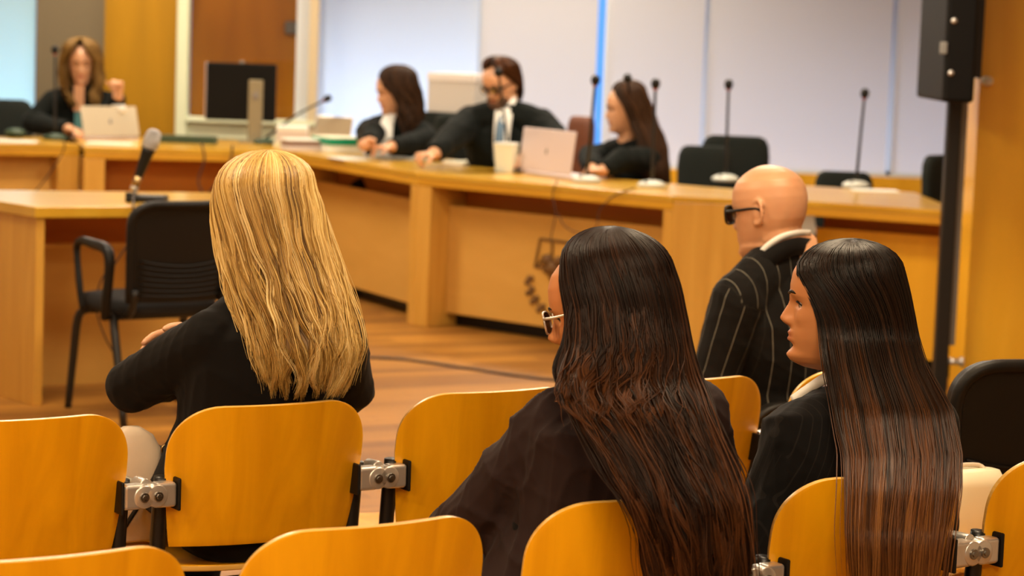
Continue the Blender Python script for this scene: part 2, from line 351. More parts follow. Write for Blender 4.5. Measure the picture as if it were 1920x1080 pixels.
# cream framed glass booth front with wooden door behind it
yd = YB + 0.05
t = tag(empty('door_1', ((xs['fr'] + xs['dr']) / 2, yd, 0)), kind='structure')
wd_ = xs['dr'] - xs['fr']
obj('door_leaf', MB().box((0, 0.1, 1.375), (wd_ + 0.04, 0.05, 2.75)), M['doorwood'], t)
hx = wx(545, 52) - (xs['fr'] + xs['dr']) / 2
obj('door_closer', MB().box((hx, 0.02, W(545, 52, Y=YB)[2]), (0.09, 0.1, 0.09)), M['grey'], t, bevel=0.02)
t2 = tag(empty('trim_4', (0, 0, 0)), kind='structure')
zr = [W(460, 222, Y=YB - 0.1)[2], W(460, 262, Y=YB - 0.1)[2]]
f = MB().box(((xs['wd'] + xs['fr']) / 2, YB - 0.08, 1.375), (xs['fr'] - xs['wd'], 0.12, 2.75))
obj('frame_post', f, M['frame'], t2, bevel=0.01)
f = MB().box(((xs['fr'] + xs['be']) / 2, YB - 0.06, (zr[0] + zr[1]) / 2), (xs['be'] - xs['fr'], 0.1, zr[0] - zr[1])); f.box(((xs['fr'] + xs['be']) / 2, YB - 0.1, zr[0] - 0.02), (xs['be'] - xs['fr'], 0.12, 0.03))
f.box(((xs['fr'] + xs['be']) / 2, YB - 0.02, zr[1] / 2), (xs['be'] - xs['fr'], 0.1, zr[1]))
obj('frame_rail', f, M['frame'], t2, bevel=0.005)
obj('frame_jamb', MB().box(((xs['dr'] + xs['wf']) / 2, YB - 0.03, 1.375), (xs['wf'] - xs['dr'], 0.1, 2.75)), M['frame2'], t2)
obj('frame_reveal', MB().box(((xs['wf'] + xs['be']) / 2, YB - 0.06, 1.375), (xs['be'] - xs['wf'], 0.16, 2.75)), M['beige'], t2)
obj('glass_sheet', MB().box(((xs['fr'] + xs['dr']) / 2, YB - 0.06, 1.375 + zr[0] / 2), (wd_, 0.008, 2.75 - zr[0])), M['pane'], t2)
# wooden pillar wall on the right
pa = W(1812, 600, Y=10.55)
pl = struct('wall_pillar', MB().prism([(pa[0], pa[1]), (3.6, 10.35), (3.6, 11.1), (pa[0] + 0.02, 11.0)], 0, CEIL), M['pillar'])
p = W(1852, 152, Y=10.5)
s = empty('wall_button', p); tag(s, 'small round cream button high on the wooden pillar at right', 'button')
obj('button_plate', MB().cyl((0, 0.05, 0), (0, -0.02, 0), 0.020, 24), M['paper2'], s, True)
obj('button_cap', MB().cyl((0, -0.02, 0), (0, -0.028, 0), 0.014, 24), M['boxlid'], s, True)

# ------------------------------------------------------------------ curved court desk
ZD = 0.81; LIP = 0.07
def P2(px, py, z=ZD): return W(px, py, z=z)[:2]
def perp(a, b): d = nrm(np.append(b - a, 0)); return V(-d[1], d[0])    # away from camera for left-to-right runs
def slab(m, a, b, off0, off1, z0, z1, ext=(0, 0)):
    d = nrm(np.append(b - a, 0))[:2]; n = perp(a, b); a = a - d * ext[0]; b = b + d * ext[1]
    return m.prism([a + n * off0, b + n * off0, b + n * off1, a + n * off1], z0, z1)
def desk_unit(name, label, a, b, depth, posts, gap=0.13, pt=0.10, pz=0.07, top=True, group=None, endR=False):
    L = np.linalg.norm(b - a); d = (b - a) / L; n = perp(a, b)
    root = empty(name, (a[0], a[1], 0)); tag(root, label, 'desk', group)
    def o(nm, m, mt, bev=0.004): return obj(nm, m, mt, root, bevel=bev, world=True)
    o('desk_top', slab(MB(), a, b, 0, depth, ZD - 0.03, ZD), M['desktop'])
    o('front_lip', slab(MB(), a, b, 0.003, 0.03, ZD - LIP, ZD - 0.031), M['deskwood'])
    for (u0, u1) in posts:
        o('post', slab(MB(), a + d * u0, a + d * u1, 0.004, 0.32, 0, ZD - LIP - 0.001), M['vertwood'])
    edges = [p for p in posts]
    spans = [(edges[i][1], edges[i + 1][0]) for i in range(len(edges) - 1)]
    for (u0, u1) in spans:
        pa_, pb_ = a + d * (u0 + 0.002), a + d * (u1 - 0.002)
        o('front_panel', slab(MB(), pa_, pb_, 0.14, 0.165, pz, ZD - LIP - gap), M['deskpanel'])
        o('inner_board', slab(MB(), pa_, pb_, 0.26, 0.28, 0.02, ZD - 0.035), M['deskshade'])
        o('base_gap_shade', slab(MB(), pa_, pb_, 0.22, 0.24, 0, 0.10), M['black'])  # black strip painting the shade in the gap under the panel
    return root, d, n, L
A0, A1 = P2(-90, 268), P2(150, 271)
B0, B1 = P2(158, 275), P2(420, 281)
C0, C1, C2 = P2(520, 293), P2(783, 323), P2(1262, 367)
print('desk pts', A0, A1, B0, B1, C0, C1, C2)
nC = perp(C1, C2)
desk_unit('court_desk', 'beech desk section at the far left where the woman in robe sits', A0, A1, 0.8, [(0, 0.03), (np.linalg.norm(A1 - A0) - 0.13, np.linalg.norm(A1 - A0))], gap=0.0)
LB = np.linalg.norm(C0 - B0)
dB = B1 - B0; dB /= np.linalg.norm(dB)
Bend = B0 + dB * 1.22
desk_unit('court_desk', 'beech desk section with the black monitor, behind the blonde woman', B0, Bend, 1.25, [(0, 0.12), (1.16, 1.22)], gap=0.26, group=None)
# joined curved run C : two bays
LC1 = np.linalg.norm(C1 - Bend)
rb_ = [o for o in bpy.data.objects if o.name.startswith('court_desk') and o.type == 'EMPTY'][-1]; nC1 = perp(Bend, C1); nB_ = perp(B0, Bend)
obj('corner_top', MB().prism([Bend + nC1 * 0.004, Bend + nC1 * 0.74, Bend + V(0.75, 0.75), Bend + nB_ * 1.25 + V(0.1, 0), Bend + nB_ * 1.25 + V(0.002, 0)], ZD - 0.03, ZD), M['desktop'], rb_, world=True)
rc1, d1_, n1_, L1_ = desk_unit('court_desk', 'oblique beech desk section with book piles, left of the crest bay', Bend, C1, 0.75, [(0, 0.04), (LC1 - 0.09, LC1 - 0.001)], gap=0.10)
LC2 = np.linalg.norm(C2 - C1)
rc2, d2_, n2_, L2_ = desk_unit('court_desk', 'oblique beech desk section with carved crest, laptop on top', C1, C2, 0.75, [(0.001, 0.10), (LC2 - 0.06, LC2)], gap=0.10)
# frontal section on the right with broad corner post
D0, D1 = P2(1500, 376), P2(1806, 397)
D1 = D1 + (D1 - D0) * 0.0
rd = empty('court_desk', (C2[0], C2[1], 0)); tag(rd, 'straight beech desk section on the right with empty seats behind', 'desk')
obj('desk_top', MB().prism([C2 + V(0.003, 0), D0, D1, D1 + V(0.0, 1.35), D0 + V(-0.1, 1.37), C2 + nC * 0.75 + V(0.01, 0)], ZD - 0.03, ZD), M['desktop'], rd, bevel=0.004, world=True)
obj('front_lip', slab(MB(), D0, D1, 0.003, 0.03, ZD - LIP, ZD - 0.031), M['deskwood'], rd, bevel=0.004, world=True)
obj('post', slab(MB(), C2 + V(0.004, 0.0), D0 + V(0, 0.0), 0.002, 0.10, 0, ZD - 0.031), M['vertwood'], rd, bevel=0.003, world=True)
obj('front_panel', slab(MB(), D0 + V(0.01, 0), D1, 0.20, 0.22, 0.08, ZD - LIP - 0.07), M['pillar'], rd, world=True)
obj('inner_board', slab(MB(), D0 + V(0.01, 0), D1, 0.30, 0.32, 0.02, ZD - 0.035), M['deskshade'], rd, world=True)
obj('base_gap_shade', slab(MB(), D0 + V(0.01, 0), D1, 0.26, 0.28, 0, 0.08), M['black'], rd, world=True)  # same black strip for the dark gap at the base
# carved crest on the panel of the second bay
def on_panel(px, py, off=0.137):
    """point on the recessed panel plane of bay two"""
    o = W(px, py, Y=1.0) - V(0, 0, HC); n3 = np.append(n2_, 0); q = np.append(C1 + n2_ * off, 0)
    t = n3 @ (q - V(0, 0, HC)) / (n3 @ o); return V(0, 0, HC) + o * t
cr_root = empty('crest', on_panel(1040, 520)); tag(cr_root, 'dark carved crest with laurel branch on the desk front panel', 'crest')
def strip(m, pts, wd):
    pp = [on_panel(x, y) for x, y in pts]; m.tube(pp, wd, 8, sub=1)
g = MB()
for seg in ([(1013, 448), (1003, 500)], [(1013, 448), (1066, 455)], [(1066, 455), (1068, 500)], [(1003, 500), (1030, 502)], [(1036, 450), (1034, 512)], [(1020, 478), (1008, 500)]): strip(g, seg, 0.007)
obj('crest_frame', g, M['emblem'], cr_root, world=True)
g = MB()
c = on_panel(1034, 497); 
for (x, y, rr) in ((1030, 490, 0.026), (1040, 505, 0.028), (1026, 505, 0.016), (1048, 490, 0.018), (1036, 518, 0.014)):
    g.ell(on_panel(x, y), (rr * 1.5, 0.02, rr * 1.5), n=14, m=8)
obj('crest_shield', g, M['emblem'], cr_root, True, world=True)
g = MB(); arc = [(992, 525), (994, 545), (1002, 562), (1014, 577), (1030, 590), (1050, 598)]
strip(g, arc, 0.006)
for i, (x, y) in enumerate(arc):
    for dx, dy in ((5, -3), (-4, 4)):
        g.ell(on_panel(x + dx, y + dy), (0.015, 0.015, 0.015), n=10, m=6)
g.ell(on_panel(992, 523), (0.014, 0.008, 0.02), n=10, m=6)
obj('laurel_branch', g, M['emblem'], cr_root, True, world=True)
# ------------------------------------------------------------------ side table on the left
ZT = 0.80
T0, T1, T2 = W(66, 388, z=ZT)[:2], W(-60, 368, z=ZT)[:2], W(440, 386, z=ZT)[:2]
print('table', T0, T1, T2)
dT = nrm(np.append(T2 - T0, 0))[:2]; nT = perp(T0, T2)
tb = empty('side_table', (T0[0], T0[1], 0)); tag(tb, 'beech table at the left with a handheld microphone on it', 'table')
bkR = T2 + nT * 0.62
obj('table_top', MB().prism([T0, T2, W(402, 361, z=ZT)[:2], W(-80, 355, z=ZT)[:2], T1], ZT - 0.045, ZT), M['desktop'], tb, bevel=0.004, world=True)
dS = nrm(np.append(T1 - T0, 0))[:2]
obj('side_panel', MB().prism([T0 + dT * 0.01 + nT * 0.012, T1 + dT * 0.01, T1 + dT * 0.045, T0 + dT * 0.045 + nT * 0.012], 0, ZT - 0.046), M['vertwood'], tb, bevel=0.002, world=True)
obj('back_panel', MB().prism([T0 + dT * 0.05 + nT * 0.50, T2 + nT * 0.50, T2 + nT * 0.52, T0 + dT * 0.05 + nT * 0.52], 0.0, ZT - 0.20), M['deskpanel'], tb, world=True)
obj('back_rail', MB().prism([T0 + dT * 0.05 + nT * 0.47, T2 + nT * 0.47, T2 + nT * 0.50, T0 + dT * 0.05 + nT * 0.50], ZT - 0.215, ZT - 0.195), M['chairedge'], tb, world=True)
obj('under_board', MB().prism([T0 + dT * 0.05 + nT * 0.55, T2 + nT * 0.55, T2 + nT * 0.56, T0 + dT * 0.05 + nT * 0.56], ZT - 0.2, ZT - 0.047), M['deskshade'], tb, world=True)  # darker board, shade under the table top put into its colour

# ------------------------------------------------------------------ linked plywood chairs
def back_shape(w0=0.222, z0=0.50, z1=0.790, curve=0.050, nu=28, nv=30, y0=0.0):
    V_, Fc = [], []
    H = z1 - z0; R = 0.105
    for j in range(nv + 1):
        t = j / nv; z = z0 + H * (1 - (1 - t) ** 1.6)
        base = 0.200 + (w0 - 0.200) * min(1, (z - z0) / (0.55 * H)) ** 0.8
        k = max(0, (z - (z1 - R)) / R)
        wz = base - R * (1 - math.sqrt(max(0, 1 - min(1, k) ** 2.3)))
        for i in range(nu + 1):
            u = -1 + 2 * i / nu; x = u * wz
            zz = z
            y = curve * (x / w0) ** 2 - (zz - z0) * 0.16 + 0.02 * ((zz - z0) / H - 0.5) ** 2 + y0
            V_.append((x, y, zz))
    for j in range(nv):
        for i in range(nu):
            a = j * (nu + 1) + i; Fc.append((a, a + 1, a + nu + 2, a + nu + 1))
    return MB().add(V_, Fc)
def solid(o, th, rim=0, off=0):
    s = o.modifiers.new('solidify', 'SOLIDIFY'); s.thickness = th; s.offset = off; s.material_offset_rim = rim
    b = o.modifiers.new('bevel', 'BEVEL'); b.width = 0.0025; b.segments = 2; b.limit_method = 'ANGLE'; b.angle_limit = 1.0
def make_chair():
    """origin on the floor under the back panel; +y is the sitting direction"""
    r = empty('linked_chair', (0, 0, 0))
    o = obj('backrest', back_shape(), [M['chairwood'], M['chairedge']], r, True); solid(o, 0.012, 1)
    # seat panel
    V_, Fc = [], []; nu = nv = 18
    for j in range(nv + 1):
        for i in range(nu + 1):
            u, v = -1 + 2 * i / nu, j / nv
            wv = 0.205 - 0.05 * max(0, (v - 0.75) / 0.25) ** 2
            V_.append((u * wv, 0.03 + 0.42 * v, 0.445 - 0.018 * math.sin(PI * min(1, v * 1.2)) + 0.012 * u * u - 0.02 * max(0, v - 0.85) / 0.15))
    for j in range(nv):
        for i in range(nu):
            a = j * (nu + 1) + i; Fc.append((a, a + 1, a + nu + 2, a + nu + 1))
    o = obj('seat', MB().add(V_, Fc), [M['chairwood'], M['chairedge']], r, True); solid(o, 0.012, 1)
    for s in (-1, 1):
        x = 0.222 * s
        m = MB().tube([(x, 0.035, 0.645), (x, 0.045, 0.56), (x, 0.05, 0.46), (x * 1.0, 0.03, 0.25), (x, -0.03, 0.02)], 0.016, 12, sub=4)
        obj('rear_leg', m, M['blackmetal'], r, True)
        m = MB().tube([(x, 0.05, 0.42), (x, 0.22, 0.425), (x, 0.36, 0.42), (x, 0.405, 0.38), (x, 0.42, 0.2), (x, 0.43, 0.02)], 0.014, 12, sub=4)
        obj('front_leg', m, M['blackmetal'], r, True)
        for yy in (-0.03, 0.43):
            obj('foot_cap', MB().cyl((x, yy, 0), (x, yy, 0.03), 0.018, 14), M['black'], r, True)
        # link bracket of cast aluminium
        xb = 0.208 * s; yk = 0.008
        obj('bracket_plate', MB().box((xb - 0.004 * s, yk + 0.004, 0.615), (0.007, 0.05, 0.066)), M['black'], r, bevel=0.003)
        b = MB().box((xb + 0.022 * s, yk, 0.615), (0.044, 0.034, 0.050))
        o = obj('link_bracket', b, M['chrome'], r, bevel=0.007); o.modifiers['bevel'].segments = 4
        b = MB().tube([(xb + 0.044 * s, yk + 0.017, 0.615), (xb + 0.044 * s, yk - 0.019, 0.615)], [0.0235, 0.0235], 28)
        obj('bracket_knuckle', b, M['chrome'], o, True, bevel=0.003)
        b = MB().cyl((xb + 0.042 * s, yk - 0.016, 0.615), (xb + 0.042 * s, yk - 0.023, 0.615), 0.010, 16).tube([(xb + 0.042 * s, yk - 0.022, 0.615), (xb + 0.042 * s, yk - 0.025, 0.615)], 0.006, 6)
        obj('bolt', b, M['bolt'], o, bevel=0.001)
    obj('cross_bar', MB().tube([(-0.222, 0.07, 0.405), (0.222, 0.07, 0.405)], 0.014, 10).tube([(-0.222, 0.34, 0.405), (0.222, 0.34, 0.405)], 0.012, 10), M['blackmetal'], r, True)
    return r
a2, a1 = 0.600, 0.576
r2o = V(-0.386, 3.555); r1o = V(-0.6611, 4.7055)
S_ = 0.53
first = make_chair(); used = [False]
def place_chair(o, a, k, label, group):
    p = o + V(math.cos(a), math.sin(a)) * (S_ * k + 0.215)
    if used[0]: c = copy_tree(first)
    else: c = first; used[0] = True
    c.location = (p[0], p[1], 0); c.rotation_euler = (0, 0, a); tag(c, label, 'chair', group); return c
G2, G1 = 'linked wooden chairs in the nearest row', 'linked wooden chairs in the second row'
place_chair(r2o, a2, -1, 'wooden chair cut off by the bottom left corner, nearest row', G2)
place_chair(r2o, a2, 0, 'empty wooden chair in the nearest row, between the blonde woman and plum jacket', G2)
place_chair(r2o, a2, 1, 'wooden chair the woman in the dark plum jacket sits on', G2)
place_chair(r2o, a2, 2, 'wooden chair behind the long straight brown hair at right', G2)
place_chair(r2o, a2, 3, 'wooden chair cut off by the right edge of the photo', G2)
place_chair(r1o, a1, -1, 'empty wooden chair left of the blonde woman, beside the cream bag', G1)
place_chair(r1o, a1, 0, 'wooden chair the blonde woman sits on', G1)
place_chair(r1o, a1, 1, 'empty wooden chair in second row right of the blonde woman', G1)
place_chair(r1o, a1, 2, 'empty wooden chair in second row just behind the pinstripe suit', G1)
place_chair(r1o, a1, 3, 'wooden chair mostly hidden behind woman with long straight brown hair', G1)
# writing arm rods between linked chairs
def link_rod(o, a, k, label):
    d = V(math.cos(a), math.sin(a)); n = V(-d[1], d[0]); p = o + d * (S_ * k + 0.215 - S_ / 2) + n * 0.026
    r = empty('link_rod', (p[0], p[1], 0.615), a); tag(r, label, 'link rod', 'rods joining the chairs')
    obj('rod', MB().tube([(0.0, 0.03, 0.012), (0, 0.30, 0.012)], 0.008, 12), M['steel'], r, True)
    obj('rod_collar', MB().cyl((0, -0.012, 0.018), (0, 0.035, 0.016), 0.014, 18).cyl((0, 0.0, 0.0), (0, 0.03, -0.004), 0.012, 14), M['chrome'], r, True, bevel=0.002)
link_rod(r1o, a1, 0, 'steel link rod left of the chair the blonde woman sits on')
link_rod(r1o, a1, 1, 'steel link rod right of the chair the blonde woman sits on')
link_rod(r1o, a1, 3, 'steel link rod beside the chair behind pinstripe suit')
link_rod(r2o, a2, 3, 'steel link rod near the right edge beside the long straight hair')

# ------------------------------------------------------------------ black plastic backed chairs
def make_armchair(name, arms=True):
    r = empty(name, (0, 0, 0))
    def grid(fn, nu=30, nv=30):
        vv = [fn(-1 + 2 * i / nu, j / nv) for j in range(nv + 1) for i in range(nu + 1)]
        ff = [(j * (nu + 1) + i, j * (nu + 1) + i + 1, (j + 1) * (nu + 1) + i + 1, (j + 1) * (nu + 1) + i) for j in range(nv) for i in range(nu)]
        return MB().add(vv, ff)
    z0, z1 = 0.47, 0.86
    def outline(t, w0=0.235, R=0.10):
        z = z0 + (z1 - z0) * t; k = max(0, (z - (z1 - R)) / R)
        return w0 * (0.90 + 0.10 * t) - R * (1 - math.sqrt(max(0, 1 - min(1, k) ** 2.4))), z
    def fb(u, t, inset=0.0, yo=0.0):
        w_, z = outline(t); x = u * w_
        return (x, 0.04 * (x / 0.235) ** 2 - 0.14 * (z - z0) + yo, z)
    o = obj('backrest', grid(lambda u, v: fb(u, 1 - (1 - v) ** 1.5)), M['black'], r, True); solid(o, 0.03)
    o.modifiers['bevel'].width = 0.012; o.modifiers['bevel'].segments = 4
    # recessed look: raised rim and ribs on the rear face
    pts = []
    for t in np.linspace(0.0, 1, 16): p = fb(-0.97, 1 - (1 - t) ** 2); pts.append((p[0] , p[1] - 0.018, p[2] - 0.008 * t))
    for u in np.linspace(-0.8, 0.8, 7): p = fb(u, 1); pts.append((p[0], p[1] - 0.018, p[2] - 0.008))
    for t in np.linspace(1, 0.0, 16): p = fb(0.97, 1 - (1 - t) ** 2); pts.append((p[0], p[1] - 0.018, p[2] - 0.008 * t))
    obj('back_rim', MB().tube(pts, 0.016, 10), M['black'], r, True)
    for k in range(7):
        t = 0.08 + 0.062 * k
        obj('back_rib', MB().tube([V(*fb(u, t)) + V(0, -0.017, -0.03 * (1 - u * u) * (k / 7 + 0.3)) for u in np.linspace(-0.82, 0.82, 13)], 0.0045, 6), M['black'], r, True)
    # cushion seat
    m = MB(); L = []
    for zz, sc_ in ((0.405, 0.80), (0.41, 0.93), (0.425, 1.0), (0.45, 1.0), (0.468, 0.95), (0.475, 0.8)):
        a = np.arange(40) * 2 * PI / 40; c_, s_ = np.cos(a), np.sin(a)
        L.append(np.stack([0.235 * sc_ * np.sign(c_) * abs(c_) ** 0.5, 0.255 + 0.225 * sc_ * np.sign(s_) * abs(s_) ** 0.5, np.full(40, zz)], 1))
    obj('seat', m.rings(L), M['blackfabric'], r, True)
    for s in (-1, 1):
        x = 0.235 * s
        obj('leg', MB().tube([(x * 0.9, 0.13, 0.41), (x, 0.08, 0.38), (x * 1.02, 0.02, 0.2), (x * 1.04, -0.04, 0.0)], [0.016, 0.017, 0.016, 0.014], 12, sub=4), M['blackmetal'], r, True)
        obj('leg', MB().tube([(x * 0.9, 0.36, 0.41), (x, 0.40, 0.37), (x * 1.02, 0.43, 0.2), (x * 1.04, 0.46, 0.0)], [0.016, 0.017, 0.016, 0.014], 12, sub=4), M['blackmetal'], r, True)
        obj('back_support', MB().tube([(x * 0.8, 0.06, 0.41), (x * 0.82, 0.01, 0.45), (x * 0.82, -0.01, 0.52)], 0.015, 10, sub=3), M['blackmetal'], r, True)
        if arms:
            xa = x * 1.13
            obj('armrest', MB().tube([(xa * 0.97, 0.11, 0.40), (xa, 0.09, 0.46), (xa, 0.07, 0.56), (xa, 0.065, 0.635), (xa, 0.10, 0.672), (xa, 0.20, 0.68), (xa, 0.31, 0.685), (xa, 0.355, 0.66), (xa, 0.35, 0.60), (xa, 0.325, 0.50), (xa * 0.97, 0.31, 0.41)],
                 [0.018, 0.020, 0.019, 0.021, 0.022, 0.020, 0.017, 0.015, 0.013, 0.014, 0.013], 12, sub=4), M['black'], r, True)
    obj('seat_frame', MB().tube([(-0.215, 0.13, 0.40), (0.215, 0.13, 0.40)], 0.012, 8).tube([(-0.215, 0.38, 0.40), (0.215, 0.38, 0.40)], 0.012, 8), M['blackmetal'], r, True)
    return r
ac = make_armchair('witness_armchair'); tag(ac, 'black armchair with ribbed plastic back beside the side table', 'armchair')
fl = W(232, 800, z=0); yaw = 0.62
ac.rotation_euler = (0, 0, yaw); off = rotz(yaw) @ V(-0.235 * 1.04, -0.04, 0)
ac.location = (fl[0] - off[0], fl[1] - off[1], 0)
bc = make_armchair('stacking_chair', False); tag(bc, 'black plastic backed chair at the right edge behind the nearest row', 'chair')
yaw = 0.45; bc.rotation_euler = (0, 0, yaw); bc.location = (1.19, 5.42, 0)

# ------------------------------------------------------------------ things on the desks
def on_desk(px, py, z=ZD): return W(px, py, z=z)
def mic(label, base_px, head_px, Yh=None, white=True, group='gooseneck microphones on the desks'):
    b = on_desk(*base_px); Yh = b[1] if Yh is None else Yh
    h = W(*head_px, Y=Yh)
    r = empty('gooseneck_microphone', b); tag(r, label, 'microphone', group)
    def L(p): return np.array(p) - b
    base = MB(); R = []
    for zz, s in ((0.0, 0.9), (0.008, 1.0), (0.02, 0.95), (0.034, 0.6), (0.038, 0.3)):
        a = np.arange(24) * 2 * PI / 24; R.append(np.stack([0.075 * s * np.cos(a), 0.06 * s * np.sin(a), np.full(24, zz)], 1))
    obj('mic_base', base.rings(R), M['micwhite'] if white else M['micgreen'], r, True)
    obj('mic_button', MB().cyl((-0.03, -0.03, 0.028), (-0.03, -0.03, 0.036), 0.010, 14), M['black'], r, True)
    hp = L(h); ax = nrm(hp - V(0, 0, 0.03)); st = V(0, 0, 0.035)
    mid = st + (hp - st) * 0.5 + V(0, 0, 0.02)
    obj('gooseneck', MB().tube([st, mid, hp], [0.009, 0.0075, 0.007], 8, sub=6), M['blackmetal'], r, True)
    d = nrm(hp - mid)
    obj('mic_head', MB().tube([hp - d * 0.012, hp, hp + d * 0.02, hp + d * 0.035, hp + d * 0.042], [0.010, 0.020, 0.024, 0.019, 0.008], 14), M['black'], r, True)
    obj('led_ring', MB().cyl(hp - d * 0.016, hp - d * 0.008, 0.011, 12), M['led'], r, True)
    return r
mic('gooseneck microphone in front of the woman in robe at far left', (103, 262), (103, 98), white=False)
mic('gooseneck microphone leaning right beside the black monitor', (497, 270), (610, 187), white=False)
mic('gooseneck microphone in front of the bearded man in glasses', (955, 320), (935, 140), Yh=12.62)
mic('gooseneck microphone with tall stem before the blue window gap', (1100, 342), (1116, 156), Yh=12.1)
mic('short gooseneck microphone just above head of woman in profile', (1192, 322), (1177, 150), Yh=12.7)
mic('gooseneck microphone just right of the head of woman in profile', (1222, 352), (1229, 163), Yh=12.0)
mic('gooseneck microphone behind the pair of empty dark chairs', (1360, 340), (1366, 164))
mic('gooseneck microphone standing alone at the right by the long blind', (1605, 352), (1621, 181))
for (x, y, lb) in ((800, 302, 'small white microphone base left of the bearded man'),):
    b = on_desk(x, y); r = empty('microphone_base', b); tag(r, lb, 'microphone base')
    obj('base_shell', MB().ell((0, 0, 0.017), (0.08, 0.06, 0.022)), M['micwhite'], r, True); obj('base_button', MB().ell((0.02, -0.03, 0.036), (0.014, 0.012, 0.006)), M['black'], r, True)
# handheld microphone on the side table
b = W(270, 378, z=ZT); r = empty('handheld_microphone', b, 0.1); tag(r, 'black handheld microphone with silver grille tilted in a desk stand', 'microphone')
obj('stand_base', MB().prism([(-0.075, -0.05), (0.085, -0.06), (0.10, 0.05), (-0.06, 0.06)], 0.0, 0.028), M['black'], r, bevel=0.008)
obj('stand_foot', MB().box((-0.06, -0.04, 0.02), (0.03, 0.02, 0.04)), M['black'], r, bevel=0.005)
top = W(292, 243, Y=b[1]) - b; top = rotz(-0.1) @ top; st = rotz(-0.1) @ (W(252, 352, Y=b[1]) - b)
ax = top - st; Lm = np.linalg.norm(ax); ax = ax / Lm
obj('stand_clip', MB().tube([(st[0] - 0.0, 0, 0.02), st + ax * 0.01], 0.010, 10).ell(st + ax * 0.0, (0.018, 0.018, 0.016)), M['chrome'], r, True)
obj('clip_holder', MB().tube([st, st + ax * 0.05], [0.016, 0.018], 16), M['brass'], r, True)
obj('mic_body', MB().tube([st + ax * 0.03, st + ax * Lm * 0.25, st + ax * Lm * 0.62, st + ax * Lm * 0.68], [0.016, 0.019, 0.027, 0.030], 20), M['black'], r, True)
obj('grille', MB().tube([st + ax * Lm * t for t in (0.68, 0.70, 0.78, 0.80, 0.82, 0.92, 0.98, 1.0)], [0.030, 0.034, 0.034, 0.036, 0.034, 0.032, 0.024, 0.010], 24), M['mesh'], r, True)
def cable(label, pts, rad=0.004, sub=8, group=None):
    pts = np.array(pts); o = obj('cable', MB().tube(pts - pts[0], rad, 6, sub=sub), M['cable'], None, True); o.location = pts[0]
    return tag(o, label, 'cable', group)
st_w = W(252, 362, Y=b[1]); fe = b[1] - 0.33
cable('black microphone cable hanging from side table to the floor', [W(250, 366, Y=b[1] - 0.07), W(250, 384, Y=fe + 0.03), W(249, 392, Y=fe), W(248, 420, Y=fe), W(240, 455, Y=fe), W(215, 495, Y=fe), W(190, 525, Y=fe), W(180, 575, Y=fe), W(196, 630, Y=fe), W(222, 680, Y=fe), W(226, 730, Y=fe - 0.1)], 0.0035)
fz = lambda x, y: W(x, y, z=0.006)
cable('dark cable lying across the parquet floor', [fz(560, 655), fz(680, 669), fz(760, 674), fz(860, 688), fz(960, 703), fz(1060, 714), fz(1200, 722)], 0.007)
def desk_cable(label, pts, off=-0.01):
    q = []
    for x, y in pts:
        o = W(x, y, Y=1.0) - V(0, 0, HC); n3 = np.append(n2_, 0); qq = np.append(C1 + n2_ * off, 0)
        q.append(V(0, 0, HC) + o * (n3 @ (qq - V(0, 0, HC))) / (n3 @ o))
    cable(label, q, 0.003, group=None)
desk_cable('thin cable dropping from laptop down over the carved crest', [(1045, 338), (1036, 365), (1042, 400), (1034, 440), (1034, 455)])
desk_cable('thin looping cable on the desk front right of the crest cable', [(1190, 352), (1150, 368), (1124, 395), (1118, 425), (1090, 437), (1060, 425), (1046, 400)])
bA = np.append(A0 + (A1 - A0) * 0.5, 0)
cable('thin cable hanging over the front of the far left desk', [W(122, 266, Y=bA[1] - 0.05), W(118, 285, Y=bA[1] - 0.03), W(100, 315, Y=bA[1] - 0.03), W(72, 352, Y=bA[1] - 0.03), W(58, 362, Y=bA[1] - 0.03)], 0.004)
for pts, lb in (([(378, 268), (383, 300), (372, 340), (385, 372)], 'thin left cable hanging below the black monitor'), ([(436, 272), (432, 300), (415, 330), (392, 362)], 'thick cable hanging under the monitor stand')):
    cable(lb, [W(x, y, Y=B1[1] - 0.03) for x, y in pts], 0.006)
# monitor seen from behind
b = on_desk(470, 268); r = empty('monitor', b, 0.06); MT = mat('taupe_metal', (0.30, 0.25, 0.15), 0.45, 0.3); tag(r, 'black desktop monitor seen from behind with a silver stand', 'monitor')
def LB(px, py, y=0.0): return rotz(-0.06) @ (W(px, py, Y=b[1] + y) - b)
tl, br_ = LB(387, 116, 0.0), LB(516, 229, 0.0)
cx, cz = (tl[0] + br_[0]) / 2, (tl[2] + br_[2]) / 2; ww, hh = br_[0] - tl[0], tl[2] - br_[2]
obj('screen_back', MB().box((cx, 0.05, cz), (ww, 0.035, hh)), M['screenblack'], r, bevel=0.012)
obj('screen_bezel', MB().box((cx - 0.006, 0.072, cz), (ww + 0.006, 0.012, hh - 0.006)), M['silver'], r, bevel=0.003)
obj('screen_glass', MB().box((cx, 0.081, cz), (ww - 0.02, 0.004, hh - 0.02)), M['black'], r)
obj('camera_bump', MB().box((cx, 0.05, tl[2] + 0.006), (0.03, 0.03, 0.014)), M['grey'], r, bevel=0.003)
s0, s1 = LB(480, 150), LB(460, 268)
obj('stand_neck', MB().prism([(s0[0] - 0.045, 0.0), (s0[0] + 0.045, 0.0), (s0[0] + 0.045, 0.018), (s0[0] - 0.045, 0.018)], 0.012, s0[2]), MT, r, bevel=0.006)
obj('stand_foot', MB().prism([(s0[0] - 0.10, -0.08), (s0[0] + 0.10, -0.08), (s0[0] + 0.10, 0.12), (s0[0] - 0.10, 0.12)], 0, 0.012), MT, r, bevel=0.004)
lg = LB(478, 181); 
obj('stand_emblem', MB().ell((s0[0], -0.002, lg[2]), (0.021, 0.005, 0.025)).ell((s0[0] + 0.006, -0.002, lg[2] + 0.033), (0.006, 0.004, 0.011)), M['logo'], r, True)
